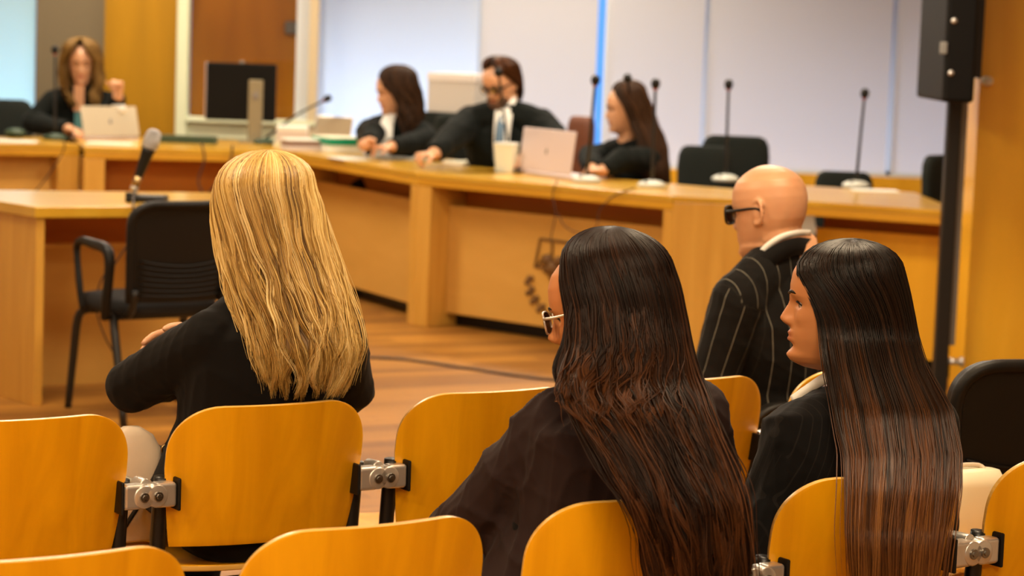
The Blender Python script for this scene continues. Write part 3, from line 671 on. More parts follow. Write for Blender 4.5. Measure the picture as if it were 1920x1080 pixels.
# laptops (lid towards the camera)
def laptop(label, c_l, c_r, py_top, mat_, lean=0.25, Yoff=0.0, py_b=None, emblem=True):
    a, d = on_desk(*c_l), on_desk(*c_r); x = nrm(d - a); wd = np.linalg.norm(d - a); yaw = math.atan2(x[1], x[0])
    r = empty('laptop', (a + d) / 2, yaw); tag(r, label, 'laptop')
    top = W((c_l[0] + c_r[0]) / 2, py_top, Y=(a[1] + d[1]) / 2)[2] - ZD
    h = top / math.cos(lean)
    Rx = np.array([[1, 0, 0], [0, math.cos(lean), math.sin(lean)], [0, -math.sin(lean), math.cos(lean)]])   # leans away? toward camera negative y
    Rx = np.array([[1, 0, 0], [0, math.cos(lean), -math.sin(lean)], [0, math.sin(lean), math.cos(lean)]])
    obj('keyboard_base', MB().box((0, 0.11 + 0.005, 0.008), (wd, 0.22, 0.014)), M['silver'], r, bevel=0.004)
    lid = obj('screen_lid', MB().box(Rx @ V(0, 0, h / 2) + V(0, 0, 0.014), (wd, 0.007, h - 0.014), Rx), mat_, r, bevel=0.003)
    if emblem:
        e = Rx @ V(0, -0.0045, h * 0.48) + V(0, 0, 0.014)
        obj('lid_emblem', MB().ell(e, (0.012, 0.002, 0.014), Rx, 14, 8).ell(e + Rx @ V(0.004, 0, 0.018), (0.003, 0.002, 0.006), Rx, 8, 6), M['logo'], lid, True)
    obj('screen_panel', MB().box(Rx @ V(0, 0.0045, h / 2) + V(0, 0, 0.014), (wd - 0.01, 0.002, h - 0.03), Rx), M['black'], lid)
laptop('silver laptop with its lid toward the camera, beside woman in profile', (972, 324), (1069, 337), 245, M['silver'], -0.12)
laptop('pale gold laptop in front of the woman in robe at far left', (158, 262), (262, 262), 202, M['gold'], -0.30)
laptop('gold laptop partly hidden by the green folder', (588, 273), (655, 277), 221, M['gold'], -0.25, emblem=False)
# papers, folders, books
def pile(name, label, cat, px, size, yaw, layers, group=None, z=ZD):
    b = on_desk(*px) if z == ZD else W(*px, z=z)
    r = empty(name, b, yaw); tag(r, label, cat, group); zz = 0
    for (nm, h, mt, dx) in layers:
        obj(nm, MB().box((dx, 0, zz + h / 2), (size[0] - abs(dx), size[1], h)), M[mt], r, bevel=min(0.003, h / 3)); zz += h
    return r
ya = math.atan2(*(C1 - Bend)[::-1])
pile('paper_stack', 'tall stack of white files under the green folder', 'papers', (634, 284), (0.30, 0.22, 0), ya, [('sheets', 0.045, 'paper', 0)])
g = pile('folder', 'bright green folder lying on the white files', 'folder', (634, 284), (0.31, 0.23, 0), ya, [('cover', 0.004, 'green', 0), ('sheets', 0.036, 'green', 0.0), ('cover', 0.004, 'paper2', 0)]); g.location.z += 0.0451
pile('book', 'book with pale pink and brown binding left of green folder', 'book', (565, 282), (0.12, 0.22, 0), ya, [('cover', 0.028, 'pinkpaper', 0), ('pages', 0.03, 'brownbook', 0.0), ('cover', 0.012, 'paper', 0)])
pile('paper_stack', 'high pile of cream files right of the black monitor', 'papers', (545, 274), (0.20, 0.22, 0), 0.05, [('sheets', 0.03, 'paper2', 0), ('sheets', 0.07, 'pinkpaper', 0.01), ('sheets', 0.025, 'paper', 0.01)])
pile('paper_sheet', 'thin white paper lying at the desk edge below green folder', 'papers', (655, 298), (0.24, 0.18, 0), ya, [('sheets', 0.006, 'paper', 0)])
pile('paper_sheet', 'pale green papers in front of the woman with fringe', 'papers', (735, 297), (0.26, 0.18, 0), ya, [('sheets', 0.01, 'paper', 0)])
pile('paper_sheet', 'papers in front of the hand of the bearded man', 'papers', (872, 308), (0.26, 0.16, 0), ya, [('sheets', 0.012, 'paper', 0), ('sheets', 0.004, 'paper2', 0.01)])
pile('paper_sheet', 'white paper in front of the pale gold laptop', 'papers', (205, 270), (0.26, 0.14, 0), 0.0, [('sheets', 0.008, 'paper', 0)])
pile('paper_sheet', 'white papers at the far left desk edge', 'papers', (20, 266), (0.30, 0.16, 0), 0.0, [('sheets', 0.008, 'paper', 0)])
pile('paper_sheet', 'white papers lying around the far left microphone', 'papers', (85, 250), (0.2, 0.16, 0), 0.1, [('sheets', 0.03, 'paper', 0)])
pile('cable_box', 'dark green cable box lying left of the black monitor', 'box', (345, 268), (0.40, 0.12, 0), 0.0, [('shell', 0.045, 'micgreen', 0)])
pile('paper_sheet', 'white sheet lying by microphone at right behind the bald man', 'papers', (1640, 358), (0.24, 0.16, 0), 0.0, [('sheets', 0.005, 'paper', 0)])
b = on_desk(28, 258); r = empty('desk_gadget', b); tag(r, 'dark green rounded gadget on the papers at far left', 'gadget')
obj('shell', MB().ell((0, 0, 0.03), (0.065, 0.05, 0.028)), M['micgreen'], r, True); obj('shell_base', MB().cyl((0, 0, 0), (0, 0, 0.012), 0.05, 20), M['black'], r, True)
b = on_desk(948, 323); r = empty('carton', b, -0.3); tag(r, 'pale cream carton standing left of the silver laptop', 'carton')
obj('carton_body', MB().rings([np.array([(-s, -s, z), (s, -s, z), (s, s, z), (-s, s, z)]) for s, z in ((0.045, 0), (0.055, 0.155))]), M['paper2'], r, bevel=0.004)
obj('carton_rim', MB().rings([np.array([(-s, -s, z), (s, -s, z), (s, s, z), (-s, s, z)]) for s, z in ((0.057, 0.15), (0.057, 0.158))]), M['paper'], r, bevel=0.001)
# white box cabinet behind the lawyers
b = W(845, 211, Y=15.2); tl = W(785, 137, Y=15.2)
r = empty('side_cabinet', (W(850, 211, Y=15.2)[0], 15.3, 0), -0.45); tag(r, 'dark side cabinet standing behind the bearded man', 'cabinet')
zc = W(850, 213, Y=15.2)[2]
obj('cabinet_body', MB().box((0.05, 0.2, zc / 2 + 0.04), (0.55, 0.4, zc - 0.08)), M['greenblack'], r, bevel=0.004); obj('cabinet_plinth', MB().box((0.05, 0.2, 0.02), (0.5, 0.36, 0.08)), M['black'], r)
obj('cabinet_door', MB().box((0.05, -0.008, zc / 2), (0.5, 0.015, zc - 0.16)), M['greenblack'], r)
r2_ = empty('archive_box', (W(843, 211, Y=15.2)[0], 15.35, zc), -0.42); tag(r2_, 'pale archive box on the cabinet left of the bearded man', 'box')
hb = W(850, 140, Y=15.2)[2] - zc
obj('box_body', MB().box((0, 0.15, hb / 2), (0.33, 0.30, hb)), M['box'], r2_, bevel=0.004); obj('box_lid', MB().box((0, 0.15, hb - 0.02), (0.34, 0.31, 0.05)), M['boxlid'], r2_, bevel=0.003)
# dark office chairs behind the desks
def office_chair(label, px0, px1, pyt, Y, yaw=0.0, m='greenblack', arms=False, group='dark office chairs behind the desks', name='office_chair', lowz=0.5):
    a, d = W(px0, pyt, Y=Y), W(px1, pyt, Y=Y); wd = (d[0] - a[0]) / max(0.6, math.cos(yaw)); zt = (a[2] + d[2]) / 2
    r = empty(name, ((a[0] + d[0]) / 2, Y, 0), yaw); tag(r, label, 'chair', group)
    L = []
    for z, s in ((lowz, 0.80), (lowz + 0.03, 0.90), (lowz + 0.12, 0.97), (zt - 0.12, 1.0), (zt - 0.05, 0.96), (zt - 0.015, 0.86), (zt, 0.70)):
        aa = np.arange(28) * 2 * PI / 28; c_, s_ = np.cos(aa), np.sin(aa)
        L.append(np.stack([wd / 2 * s * np.sign(c_) * abs(c_) ** 0.6, 0.045 * s * np.sign(s_) * abs(s_) ** 0.6 + 0.05 * (z - lowz), np.full(28, z)], 1))
    obj('backrest', MB().rings(L), M[m], r, True)
    L = []
    for z, s in ((0.40, 0.8), (0.42, 0.97), (0.47, 1), (0.49, 0.85)):
        aa = np.arange(28) * 2 * PI / 28; c_, s_ = np.cos(aa), np.sin(aa)
        L.append(np.stack([0.24 * s * np.sign(c_) * abs(c_) ** 0.6, -0.25 + 0.23 * s * np.sign(s_) * abs(s_) ** 0.6, np.full(28, z)], 1))
    obj('seat', MB().rings(L), M[m], r, True)
    obj('back_bracket', MB().tube([(0, -0.15, 0.40), (0, 0.07, 0.42), (0, 0.06, lowz + 0.15)], 0.02, 8, sub=4), M['blackmetal'], r, True)
    obj('gas_column', MB().cyl((0, -0.25, 0.10), (0, -0.25, 0.41), 0.025, 12), M['blackmetal'], r, True)
    for k in range(5):
        t = k * 2 * PI / 5
        lg_ = obj('star_leg', MB().tube([(0, -0.25, 0.11), (0.28 * math.cos(t), -0.25 + 0.28 * math.sin(t), 0.065)], [0.022, 0.014], 8), M['black'], r, True)
        obj('caster', MB().ell((0.28 * math.cos(t), -0.25 + 0.28 * math.sin(t), 0.028), (0.028, 0.028, 0.028), n=12, m=8), M['black'], lg_, True)
    if arms:
        for s in (-1, 1):
            obj('armrest', MB().tube([(s * 0.26, -0.38, 0.66), (s * 0.27, -0.25, 0.68), (s * 0.27, -0.08, 0.67)], [0.018, 0.022, 0.018], 10, sub=4).tube([(s * 0.27, -0.2, 0.67), (s * 0.27, -0.22, 0.45), (s * 0.18, -0.22, 0.42)], 0.014, 8, sub=3), M['black'], r, True)
    return r
office_chair('front dark office chair of the empty pair behind the desk', 1272, 1378, 274, 13.4, 0.12)
office_chair('rear dark office chair of the empty pair, its back higher', 1316, 1444, 255, 14.0, -0.12)
office_chair('low dark office chair behind the microphone standing alone', 1528, 1640, 322, 13.6, 0.0)
office_chair('dark office chair with armrest behind the black pole', 1732, 1822, 291, 12.9, 0.9, arms=True)
office_chair('dark chair behind the woman in robe at the far left', -70, 62, 186, 15.75, 0.1)
office_chair('red brown leather chair between bearded man and woman in profile', 1064, 1106, 218, 14.3, -0.8, 'redwood', group=None, name='leather_chair')
office_chair('dark chair behind the bearded man next to the archive box', 815, 895, 214, 14.7, 0.1)
# ------------------------------------------------------------------ screen on a pole
pb = W(1752, 742, z=0.0); yp = 10.35
r = empty('screen_stand', (W(1762, 700, Y=yp)[0], yp, 0)); tag(r, 'tall black pole stand carrying a screen at the right', 'screen stand')
px_ = r.location.x
obj('pole', MB().box((0, 0, 1.35), (0.062, 0.06, 2.6)), M['blackmetal'], r, bevel=0.008)
obj('base_plate', MB().box((0, -0.05, 0.015), (0.5, 0.5, 0.03)), M['blackmetal'], r, bevel=0.006)
obj('cable_channel', MB().box((0.048, 0.03, 1.42), (0.03, 0.03, 2.3)), M['grey'], r, bevel=0.004)
zk = W(1790, 678, Y=yp)[2]
obj('clamp_knob', MB().cyl((0.03, 0, zk), (0.085, 0, zk), 0.014, 14).cyl((0.085, 0, zk), (0.10, 0, zk), 0.022, 14), M['chrome'], r, True)
x0, x1 = W(1727, 186, Y=yp)[0] - px_, W(1792, 186, Y=yp)[0] - px_; zs = W(1758, 187, Y=yp)[2]
sc_ = obj('screen', MB().box(((x0 + x1) / 2 + 0.02, -0.02, zs + 0.45), (0.13, 0.80, 0.9), rotz(-0.03)), M['screenblack'], r, bevel=0.015)
obj('mount_plate', MB().box((0.055, 0, zs + 0.4), (0.06, 0.25, 0.6)), M['blackmetal'], r, bevel=0.004)
for px, py in ((1789, 39), (1783, 137)):
    q = W(px, py, Y=yp - 0.42) ; obj('mount_bolt', MB().cyl((q[0] - px_, -0.425, q[2]), (q[0] - px_, -0.40, q[2]), 0.012, 14), M['chrome'], r, True)
q = W(1769, 90, Y=yp - 0.42); obj('side_socket', MB().box((q[0] - px_, -0.421, q[2]), (0.03, 0.01, 0.05)), M['grey'], r, bevel=0.004)

# ================================================================== people
def head_parts(c, B, s=1.0, fem=True, ears=True, nosek=1.0):
    """closed pieces of a head in world space; c centre, B columns right/forward/up"""
    zf = [-0.125, -0.120, -0.110, -0.098, -0.086, -0.076, -0.064, -0.052, -0.040, -0.020, 0.0, 0.018, 0.035, 0.06, 0.08, 0.098, 0.110, 0.118, 0.121]
    fr = [0.030, 0.058, 0.080, 0.086, 0.081, 0.082, 0.084, 0.084, 0.081, 0.080, 0.080, 0.088, 0.090, 0.086, 0.076, 0.057, 0.038, 0.018, 0.002]
    bk = [0.010, 0.020, 0.035, 0.048, 0.056, 0.062, 0.070, 0.078, 0.086, 0.097, 0.103, 0.106, 0.107, 0.103, 0.094, 0.075, 0.054, 0.028, 0.002]
    wd = [0.010, 0.024, 0.038, 0.047, 0.053, 0.057, 0.061, 0.064, 0.067, 0.071, 0.073, 0.075, 0.076, 0.074, 0.067, 0.052, 0.036, 0.018, 0.002]
    if not fem: wd = [w_ * 1.06 for w_ in wd]; wd[1:5] = [x * 1.12 for x in wd[1:5]]
    nz, nph = 84, 110
    zz = np.linspace(-0.125, 0.121, nz); th = np.arange(nph) * 2 * PI / nph
    # denser azimuth near the face
    th = th - 0.45 * np.sin(th)
    R = []
    g = lambda x, m, q: np.exp(-((x - m) / q) ** 2)
    for z in zz:
        f_, b_, w_ = np.interp(z, zf, fr), np.interp(z, zf, bk), np.interp(z, zf, wd)
        sx, cy = np.sin(th), np.cos(th)
        x = w_ * np.sign(sx) * np.abs(sx) ** 0.92; y = np.where(cy > 0, f_, b_) * np.sign(cy) * np.abs(cy) ** 0.88
        fm = np.clip(cy * 2.2, 0, 1)
        d = np.zeros_like(x)
        # nose
        nr = np.interp(z, [-0.046, -0.040, -0.030, -0.020, -0.005, 0.010, 0.022], [0.0, 0.017, 0.027, 0.023, 0.014, 0.006, 0.0]) * nosek
        ns = np.interp(z, [-0.046, -0.034, -0.02, 0.0, 0.02], [0.015, 0.015, 0.011, 0.009, 0.010])
        d += nr * np.exp(-(np.abs(x) / ns) ** 2.2)
        d += 0.006 * g(np.abs(x), 0.014, 0.006) * g(z, -0.034, 0.007)
        d -= 0.012 * g(np.abs(x), 0.031, 0.014) * g(z, 0.002, 0.011)
        d += (0.0062 * g(z, 0.0085, 0.0038) + 0.004 * g(z, -0.0075, 0.004)) * g(np.abs(x), 0.031, 0.014)          # lids
        d += 0.004 * g(np.abs(x), 0.028, 0.022) * g(z, 0.020, 0.007)
        d += 0.005 * g(np.abs(x), 0.044, 0.015) * g(z, -0.022, 0.016)
        d += (0.0075 * g(z, -0.0555, 0.0045) + 0.0085 * g(z, -0.068, 0.0052)) * np.exp(-(x / 0.021) ** 4)
        d -= 0.003 * g(z, -0.0615, 0.0022) * np.exp(-(x / 0.023) ** 4)
        d -= 0.004 * g(z, -0.080, 0.006) * np.exp(-(x / 0.02) ** 2)
        d += 0.006 * g(z, -0.098, 0.012) * np.exp(-(x / 0.018) ** 2)
        y = y + d * fm
        P = np.stack([x, y, np.full(nph, z)], 1) * s
        R.append((P @ B.T + c)[::-1])
    m = MB().rings(R)
    if ears:
        for sg in (-1, 1):
            e = []; 
            for t in np.linspace(-0.2, 1.15, 12):
                a = PI * (0.5 + t) ; e.append(V(sg * (0.078 + 0.010 * math.sin(PI * min(1, max(0, t)))), -0.018 - 0.016 * math.cos(a - PI / 2 + 0.0) * -1 * 0 - 0.017 * math.sin(a - PI / 2), 0.0 + 0.030 * math.cos(a - PI / 2) * (1 if t < 0.6 else 1.0)))
            e = np.array(e) * s @ B.T + c
            m.tube(e, np.array([0.004] + [0.0048] * 10 + [0.005]) * s, 8, sub=2, roundcap=True)
            q = V(sg * 0.074, -0.014, -0.002) * s @ B.T + c
            m.ell(q, np.array([0.009, 0.016, 0.026]) * s, B, 14, 10)
            q = V(sg * 0.076, -0.008, -0.026) * s @ B.T + c
            m.ell(q, np.array([0.006, 0.008, 0.011]) * s, B, 10, 8)
    return m
def hand_parts(m, wr, d, pn, side, curl=0.5, s=1.0, thumb=0.6, spread=0.06):
    """wr wrist, d direction of the palm, pn palm normal (towards grip), side = towards the thumb"""
    d = nrm(d); pn = nrm(pn - d * (pn @ d)); sd = nrm(side - d * (side @ d) - pn * (side @ pn))
    Bh = np.stack([sd, d, pn], 1)
    R = []; a = np.arange(16) * 2 * PI / 16
    for t, w_, h_ in ((-0.035, 0.026, 0.020), (-0.01, 0.027, 0.018), (0.02, 0.034, 0.016), (0.05, 0.040, 0.0145), (0.08, 0.040, 0.012), (0.092, 0.034, 0.009)):
        q = np.stack([w_ * np.sign(np.cos(a)) * np.abs(np.cos(a)) ** 0.8, np.full(16, t), h_ * np.sin(a)], 1) * s
        R.append(q @ Bh.T + wr)
    m.rings([q[::-1] for q in R])
    for k, (off, ln, rr) in enumerate(((0.029, 0.070, 0.0085), (0.010, 0.078, 0.0088), (-0.010, 0.072, 0.0084), (-0.028, 0.058, 0.0074))):
        p = wr + (sd * off + d * 0.078) * s; ang = 0.15 * curl + 0.08 * k * curl; dir_ = d * 1.0 + sd * (off * spread * 20) * 0.2
        pts = [p - d * 0.01 * s, p]
        for j, fr_ in enumerate((0.46, 0.30, 0.24)):
            ang += curl * (0.9, 1.0, 0.6)[j]
            p = p + (nrm(d * math.cos(ang) + pn * math.sin(ang) + sd * off * spread * 8) * ln * fr_) * s; pts.append(p)
        m.tube(pts, np.array([rr, rr, rr * 0.97, rr * 0.9, rr * 0.75]) * s, 10, sub=3, roundcap=True)
    p = wr + (sd * 0.028 + d * 0.015 + pn * 0.004) * s; pts = [p]
    for j, ln in enumerate((0.040, 0.030, 0.024)):
        p = p + nrm(sd * (0.75 - 0.3 * j * thumb) + d * 0.8 + pn * (0.25 + 0.35 * j * thumb)) * ln * s; pts.append(p)
    m.tube(pts, np.array([0.013, 0.0115, 0.0095, 0.0075]) * s, 10, sub=3, roundcap=True)
def voxelize(m, vox, smooth=0, fac=0.5):
    me = m.mesh('tmp'); o = bpy.data.objects.new('tmp', me); COL.objects.link(o)
    r = o.modifiers.new('r', 'REMESH'); r.mode = 'VOXEL'; r.voxel_size = vox; r.adaptivity = 0
    if smooth: q = o.modifiers.new('s', 'SMOOTH'); q.iterations = smooth; q.factor = fac
    dg = bpy.context.evaluated_depsgraph_get(); dg.update()
    out = bpy.data.meshes.new_from_object(o.evaluated_get(dg)); bpy.data.objects.remove(o); bpy.data.meshes.remove(me)
    return out
def vco(me):
    a = np.empty(len(me.vertices) * 3); me.vertices.foreach_get('co', a); return a.reshape(-1, 3)
def vno(me):
    a = np.empty(len(me.vertices) * 3); me.vertices.foreach_get('normal', a); return a.reshape(-1, 3)
def setco(me, a): me.vertices.foreach_set('co', a.ravel()); me.update()
def fattr(me, name, val):
    a = me.attributes.new(name, 'FLOAT', 'POINT'); a.data.foreach_set('value', np.asarray(val, np.float32))
def torso(m, pel, chest, neck, rt_, g=1.0, off=0.0, dg=1.0, bottom=-0.06, fwd=None):
    """torso loft: pelvis -> chest -> neck base"""
    P = cr_interp(np.array([pel + (pel - chest) * 0.22, pel, (pel * 0.5 + chest * 0.5) , chest, neck]), 10)
    T = np.gradient(P, axis=0); T /= np.linalg.norm(T, axis=1)[:, None]
    n = len(P); t = np.linspace(0, 1, n)
    hw = np.interp(t, [0, 0.12, 0.28, 0.5, 0.68, 0.80, 0.90, 0.96, 1.0], [0.13, 0.175, 0.170, 0.140, 0.158, 0.165, 0.120, 0.075, 0.055]) * g + off
    hd = np.interp(t, [0, 0.12, 0.28, 0.5, 0.68, 0.80, 0.90, 0.96, 1.0], [0.09, 0.120, 0.120, 0.100, 0.108, 0.098, 0.080, 0.065, 0.052]) * g * dg + off
    a = np.arange(28) * 2 * PI / 28; R = []
    for p, tt, w_, h_ in zip(P, T, hw, hd):
        x = nrm(rt_ - tt * (rt_ @ tt)); y = np.cross(tt, x)
        q = np.outer(np.sign(np.cos(a)) * np.abs(np.cos(a)) ** 0.85, x) * w_ + np.outer(np.sign(np.sin(a)) * np.abs(np.sin(a)) ** 0.85, y) * h_
        R.append(q + p)
    m.rings(R)
def bez(a, b, c, n=7):   # soft bend through the joint b
    t = np.linspace(0, 1, n)[:, None]; k = 0.15
    b0 = b + (a - b) * k; b1 = b + (c - b) * k
    return np.vstack([a, a * 0.5 + b * 0.5, b0, b, b1, (b + c) / 2, c])
def wrinkle(co, no, amp, seed, f=1.0):
    r = np.random.default_rng(seed); d = np.zeros(len(co))
    for k in range(9):
        v = r.normal(size=3); v /= np.linalg.norm(v); v2 = r.normal(size=3)
        fr = f * r.uniform(14, 48); ph = r.uniform(0, 6.28)
        d += (1 - np.abs(np.sin(co @ v * fr + 1.6 * np.sin(co @ v2 * 9 + ph)))) ** 3 * r.uniform(0.3, 1) - 0.25
    return co + no * (d * amp / 2.2)[:, None]
class Person: pass
def build_person(name_label, pel, f, neck, head, hB, arms, g=1.0, hs=1.0, fem=True, skin='skin', vox=0.004, jm='blazer', group=None,
                 knees=None, ankles=None, chest=None, jacket=True, hand_curl=0.6, hands=True, pel_off=0.0, ears=True, collar=None, wr_amp=0.004, eyes=True, cloth_off=0.012, sleeve=0.0, jacket_name='jacket', stripes=False, nosek=1.0, handdirs=None, openfront=None, trap=1.0):
    f = nrm(f); r_ = nrm(np.cross(f, V(0, 0, 1)))
    chest = (pel * 0.3 + neck * 0.7) - f * 0.02 if chest is None else chest
    root = empty('person', (pel[0], pel[1], 0)); tag(root, name_label, 'person', group)
    if knees is None: knees = [pel + f * 0.43 + r_ * s * 0.13 + V(0, 0, 0.02) for s in (-1, 1)]; 
    knees = [np.array([k[0], k[1], k[2]]) for k in knees]
    if ankles is None: ankles = [V(k[0], k[1], 0.09) + f * 0.04 for k in knees]
    ub = V(*hB[:, 2])
    # ---- body
    b = head_parts(head, hB, hs, fem, ears, nosek)
    nk_top = head + hB @ V(0, -0.022, -0.06) * hs
    nr = 0.052 if fem else 0.064
    b.tube([neck - (nk_top - neck) * 0.35, neck + (nk_top - neck) * 0.15, neck + (nk_top - neck) * 0.6, nk_top, nk_top + ub * 0.04], np.array([nr * 1.35, nr * 1.08, nr, nr * 1.0, nr * 0.95]) * hs, 20, sub=3)
    torso(b, pel, chest, neck, r_, g)
    for (sh, el, wr_) in arms:
        b.tube(bez(sh, el, wr_), np.array([0.052, 0.045, 0.040, 0.038, 0.038, 0.034, 0.025]) * g, 14, sub=3)
        b.ell(sh, (0.058 * g,) * 3)
    for s, kn, an in zip((-1, 1), knees, ankles):
        hip = pel + r_ * s * 0.085 * g
        b.tube(bez(hip, kn, an), np.array([0.085, 0.072, 0.060, 0.056, 0.055, 0.050, 0.034]) * g, 14, sub=3)
        b.tube([an + V(0, 0, 0.02), an + V(0, 0, -0.04) + f * 0.06, an + V(0, 0, -0.055) + f * 0.15], [0.034, 0.032, 0.024], 10, sub=2)
    if hands:
        for k, (sh, el, wr_) in enumerate(arms):
            s = (-1, 1)[k]; d = nrm(wr_ - el)
            hd = handdirs[k] if handdirs else None
            dd, pn, sd = (d, V(0, 0, -1) + f * 0.01, -r_ * s) if hd is None else hd[:3]
            hand_parts(b, wr_, dd, pn, sd, hand_curl if hd is None or len(hd) < 4 else hd[3], 0.95 if fem else 1.05)
    me = voxelize(b, vox, 1, 0.4)
    co = vco(me); loc = (co - head) @ hB / hs
    lip = np.exp(-((loc[:, 0]) / 0.022) ** 4) * ((loc[:, 2] > -0.0745) & (loc[:, 2] < -0.0505)) * (loc[:, 1] > 0.07)
    fattr(me, 'lipmask', lip * 0.8)
    body = obj('body', me, M[skin], root, True, world=True)
    # ---- eyes and brows
    if eyes:
        for s in (-1, 1):
            c = head + hB @ V(s * 0.031, 0.0590, 0.001) * hs
            e = obj('eye', MB().ell(c, (0.0115 * hs,) * 3, n=16, m=12), M['eye'], root, True, world=True)
            obj('iris', MB().ell(c + hB @ V(0, 0.0076, -0.001) * hs, np.array([0.0058, 0.0046, 0.0058]) * hs, hB, 14, 8), M['iris'], e, True, world=True)
            bm_ = MB()
            pts = [head + hB @ V(s * x, y, z) * hs for x, y, z in ((0.012, 0.090, 0.020), (0.026, 0.086, 0.024), (0.040, 0.077, 0.023), (0.050, 0.066, 0.017))]
            obj('eyebrow', bm_.tube(pts, np.array([0.0030, 0.0036, 0.003, 0.0012]) * hs, 8, sub=4), M['darkhair'], root, True, world=True)
            pts = [head + hB @ V(s * x, y, z) * hs for x, y, z in ((0.018, 0.071, 0.001), (0.025, 0.075, 0.005), (0.034, 0.073, 0.005), (0.044, 0.064, 0.000))]
            obj('eyelash', MB().tube(pts, np.array([0.0008, 0.0016, 0.0018, 0.0012]) * hs, 6, sub=4), M['darkhair'], root, True, world=True)
    # ---- trousers
    t = MB()
    torso(t, pel, pel * 0.55 + chest * 0.45, pel * 0.35 + chest * 0.65, r_, g * 0.97, 0.0)
    for s, kn, an in zip((-1, 1), knees, ankles):
        hip = pel + r_ * s * 0.085 * g
        t.tube(bez(hip, kn, an + V(0, 0, 0.01)), np.array([0.088, 0.082, 0.074, 0.070, 0.070, 0.066, 0.060]) * g, 16, sub=3)
    t.ell(pel - f * 0.05 - V(0, 0, 0.06), (0.155 * g, 0.12 * g, 0.065))
    me = voxelize(t, max(vox * 1.8, 0.008), 4); me.update()
    co = vco(me); setco(me, wrinkle(co, vno(me), 0.005, 5)); obj('trousers', me, M['trousers'], root, True, world=True)
    for s, an in zip((-1, 1), ankles):
        sh_ = MB(); R = []; a = np.arange(16) * 2 * PI / 16
        for yy, w_, h_ in ((-0.07, 0.02, 0.03), (-0.05, 0.034, 0.045), (0.02, 0.038, 0.042), (0.10, 0.045, 0.032), (0.16, 0.040, 0.022), (0.185, 0.02, 0.012)):
            R.append(np.stack([w_ * np.cos(a), np.full(16, yy), h_ + h_ * np.sin(a)], 1) @ np.stack([r_, f, V(0, 0, 1)], 1).T + V(an[0], an[1], an[2] - 0.09))
        obj('shoe', sh_.rings([q[::-1] for q in R]), M['black'], root, True, world=True)
    # ---- jacket
    j = MB(); o_ = cloth_off
    low = pel + (pel - chest) * pel_off
    torso(j, low, chest, neck - (neck - chest) * 0.10, r_, g * 1.02, o_ + 0.006, 1.05)
    shm = [a_[0] for a_ in arms]
    nb = neck - V(0, 0, 0.03)
    j.tube([shm[0], shm[0] * 0.5 + nb * 0.5 + V(0, 0, 0.012 * trap), nb, shm[1] * 0.5 + nb * 0.5 + V(0, 0, 0.012 * trap), shm[1]], np.array([0.062, 0.058 + 0.008 * trap, 0.060 + 0.010 * trap, 0.058 + 0.008 * trap, 0.062]) * g, 18, sub=5)
    cuff = []
    for (sh, el, wr_) in arms:
        wc = wr_ + (el - wr_) * (0.06 + sleeve)
        j.tube(bez(sh, el, wc, 7), (np.array([0.066, 0.060, 0.056, 0.055, 0.053, 0.046, 0.038]) + o_ * 0.3) * g, 18, sub=4)
        j.ell(sh, (0.070 * g,) * 3)
    me = voxelize(j, max(vox, 0.005), 6, 0.6)
    co = vco(me); no = vno(me)
    # only the arms and waist crease strongly
    co2 = wrinkle(co, no, wr_amp, 11); setco(me, co2)
    if stripes:
        st = torso_stripe(co, pel, chest, neck, r_, f, arms); fattr(me, 'stripe', st)
    jk = obj(jacket_name, me, M[jm], root, True, world=True)
    P = Person(); P.root = root; P.r = r_; P.f = f; P.head = head; P.hB = hB; P.neck = neck; P.chest = chest; P.hs = hs; P.pel = pel; P.jacket = jk
    return P
def torso_stripe(co, pel, chest, neck, r_, f, arms):
    ax = nrm(neck - pel); rr = nrm(r_ - ax * (r_ @ ax)); ff = np.cross(ax, rr)
    st = (co - pel) @ rr + 10.0
    # distance to torso axis vs arms
    def segd(p, a, b):
        t = np.clip(((p - a) @ (b - a)) / ((b - a) @ (b - a)), 0, 1); return np.linalg.norm(p - a - t[:, None] * (b - a), axis=1), t
    dt, _ = segd(co, pel, neck)
    best = np.maximum(dt - 0.145, 0.0) + 0.02
    for k, (sh, el, wr_) in enumerate(arms):
        for (a, b) in ((sh, el), (el, wr_)):
            d, t = segd(co, a, b); d = d - 0.03
            if a is sh: d = d + np.where(t <= 0.02, 0.08, 0)
            ax2 = nrm(b - a); u = nrm(np.cross(ax2, V(0.3, 0.8, 0.5))); v = np.cross(ax2, u)
            ang = np.arctan2((co - a) @ v, (co - a) @ u); s2 = 20 + ang * 0.058
            mk = d < best; st = np.where(mk, s2, st); best = np.where(mk, d, best)
    return st
def head_basis(f, tilt_fwd=0.0, roll=0.0):
    """f horizontal gaze, tilt_fwd > 0 looks down, roll > 0 leans to the person's right"""
    f = nrm(V(f[0], f[1], 0)); r_ = np.cross(f, V(0, 0, 1)); ff = f * math.cos(tilt_fwd) - V(0, 0, 1) * math.sin(tilt_fwd)
    uu = np.cross(r_, ff); rr = r_ * math.cos(roll) - uu * math.sin(roll); uu = np.cross(rr, ff); return np.stack([rr, ff, uu], 1)

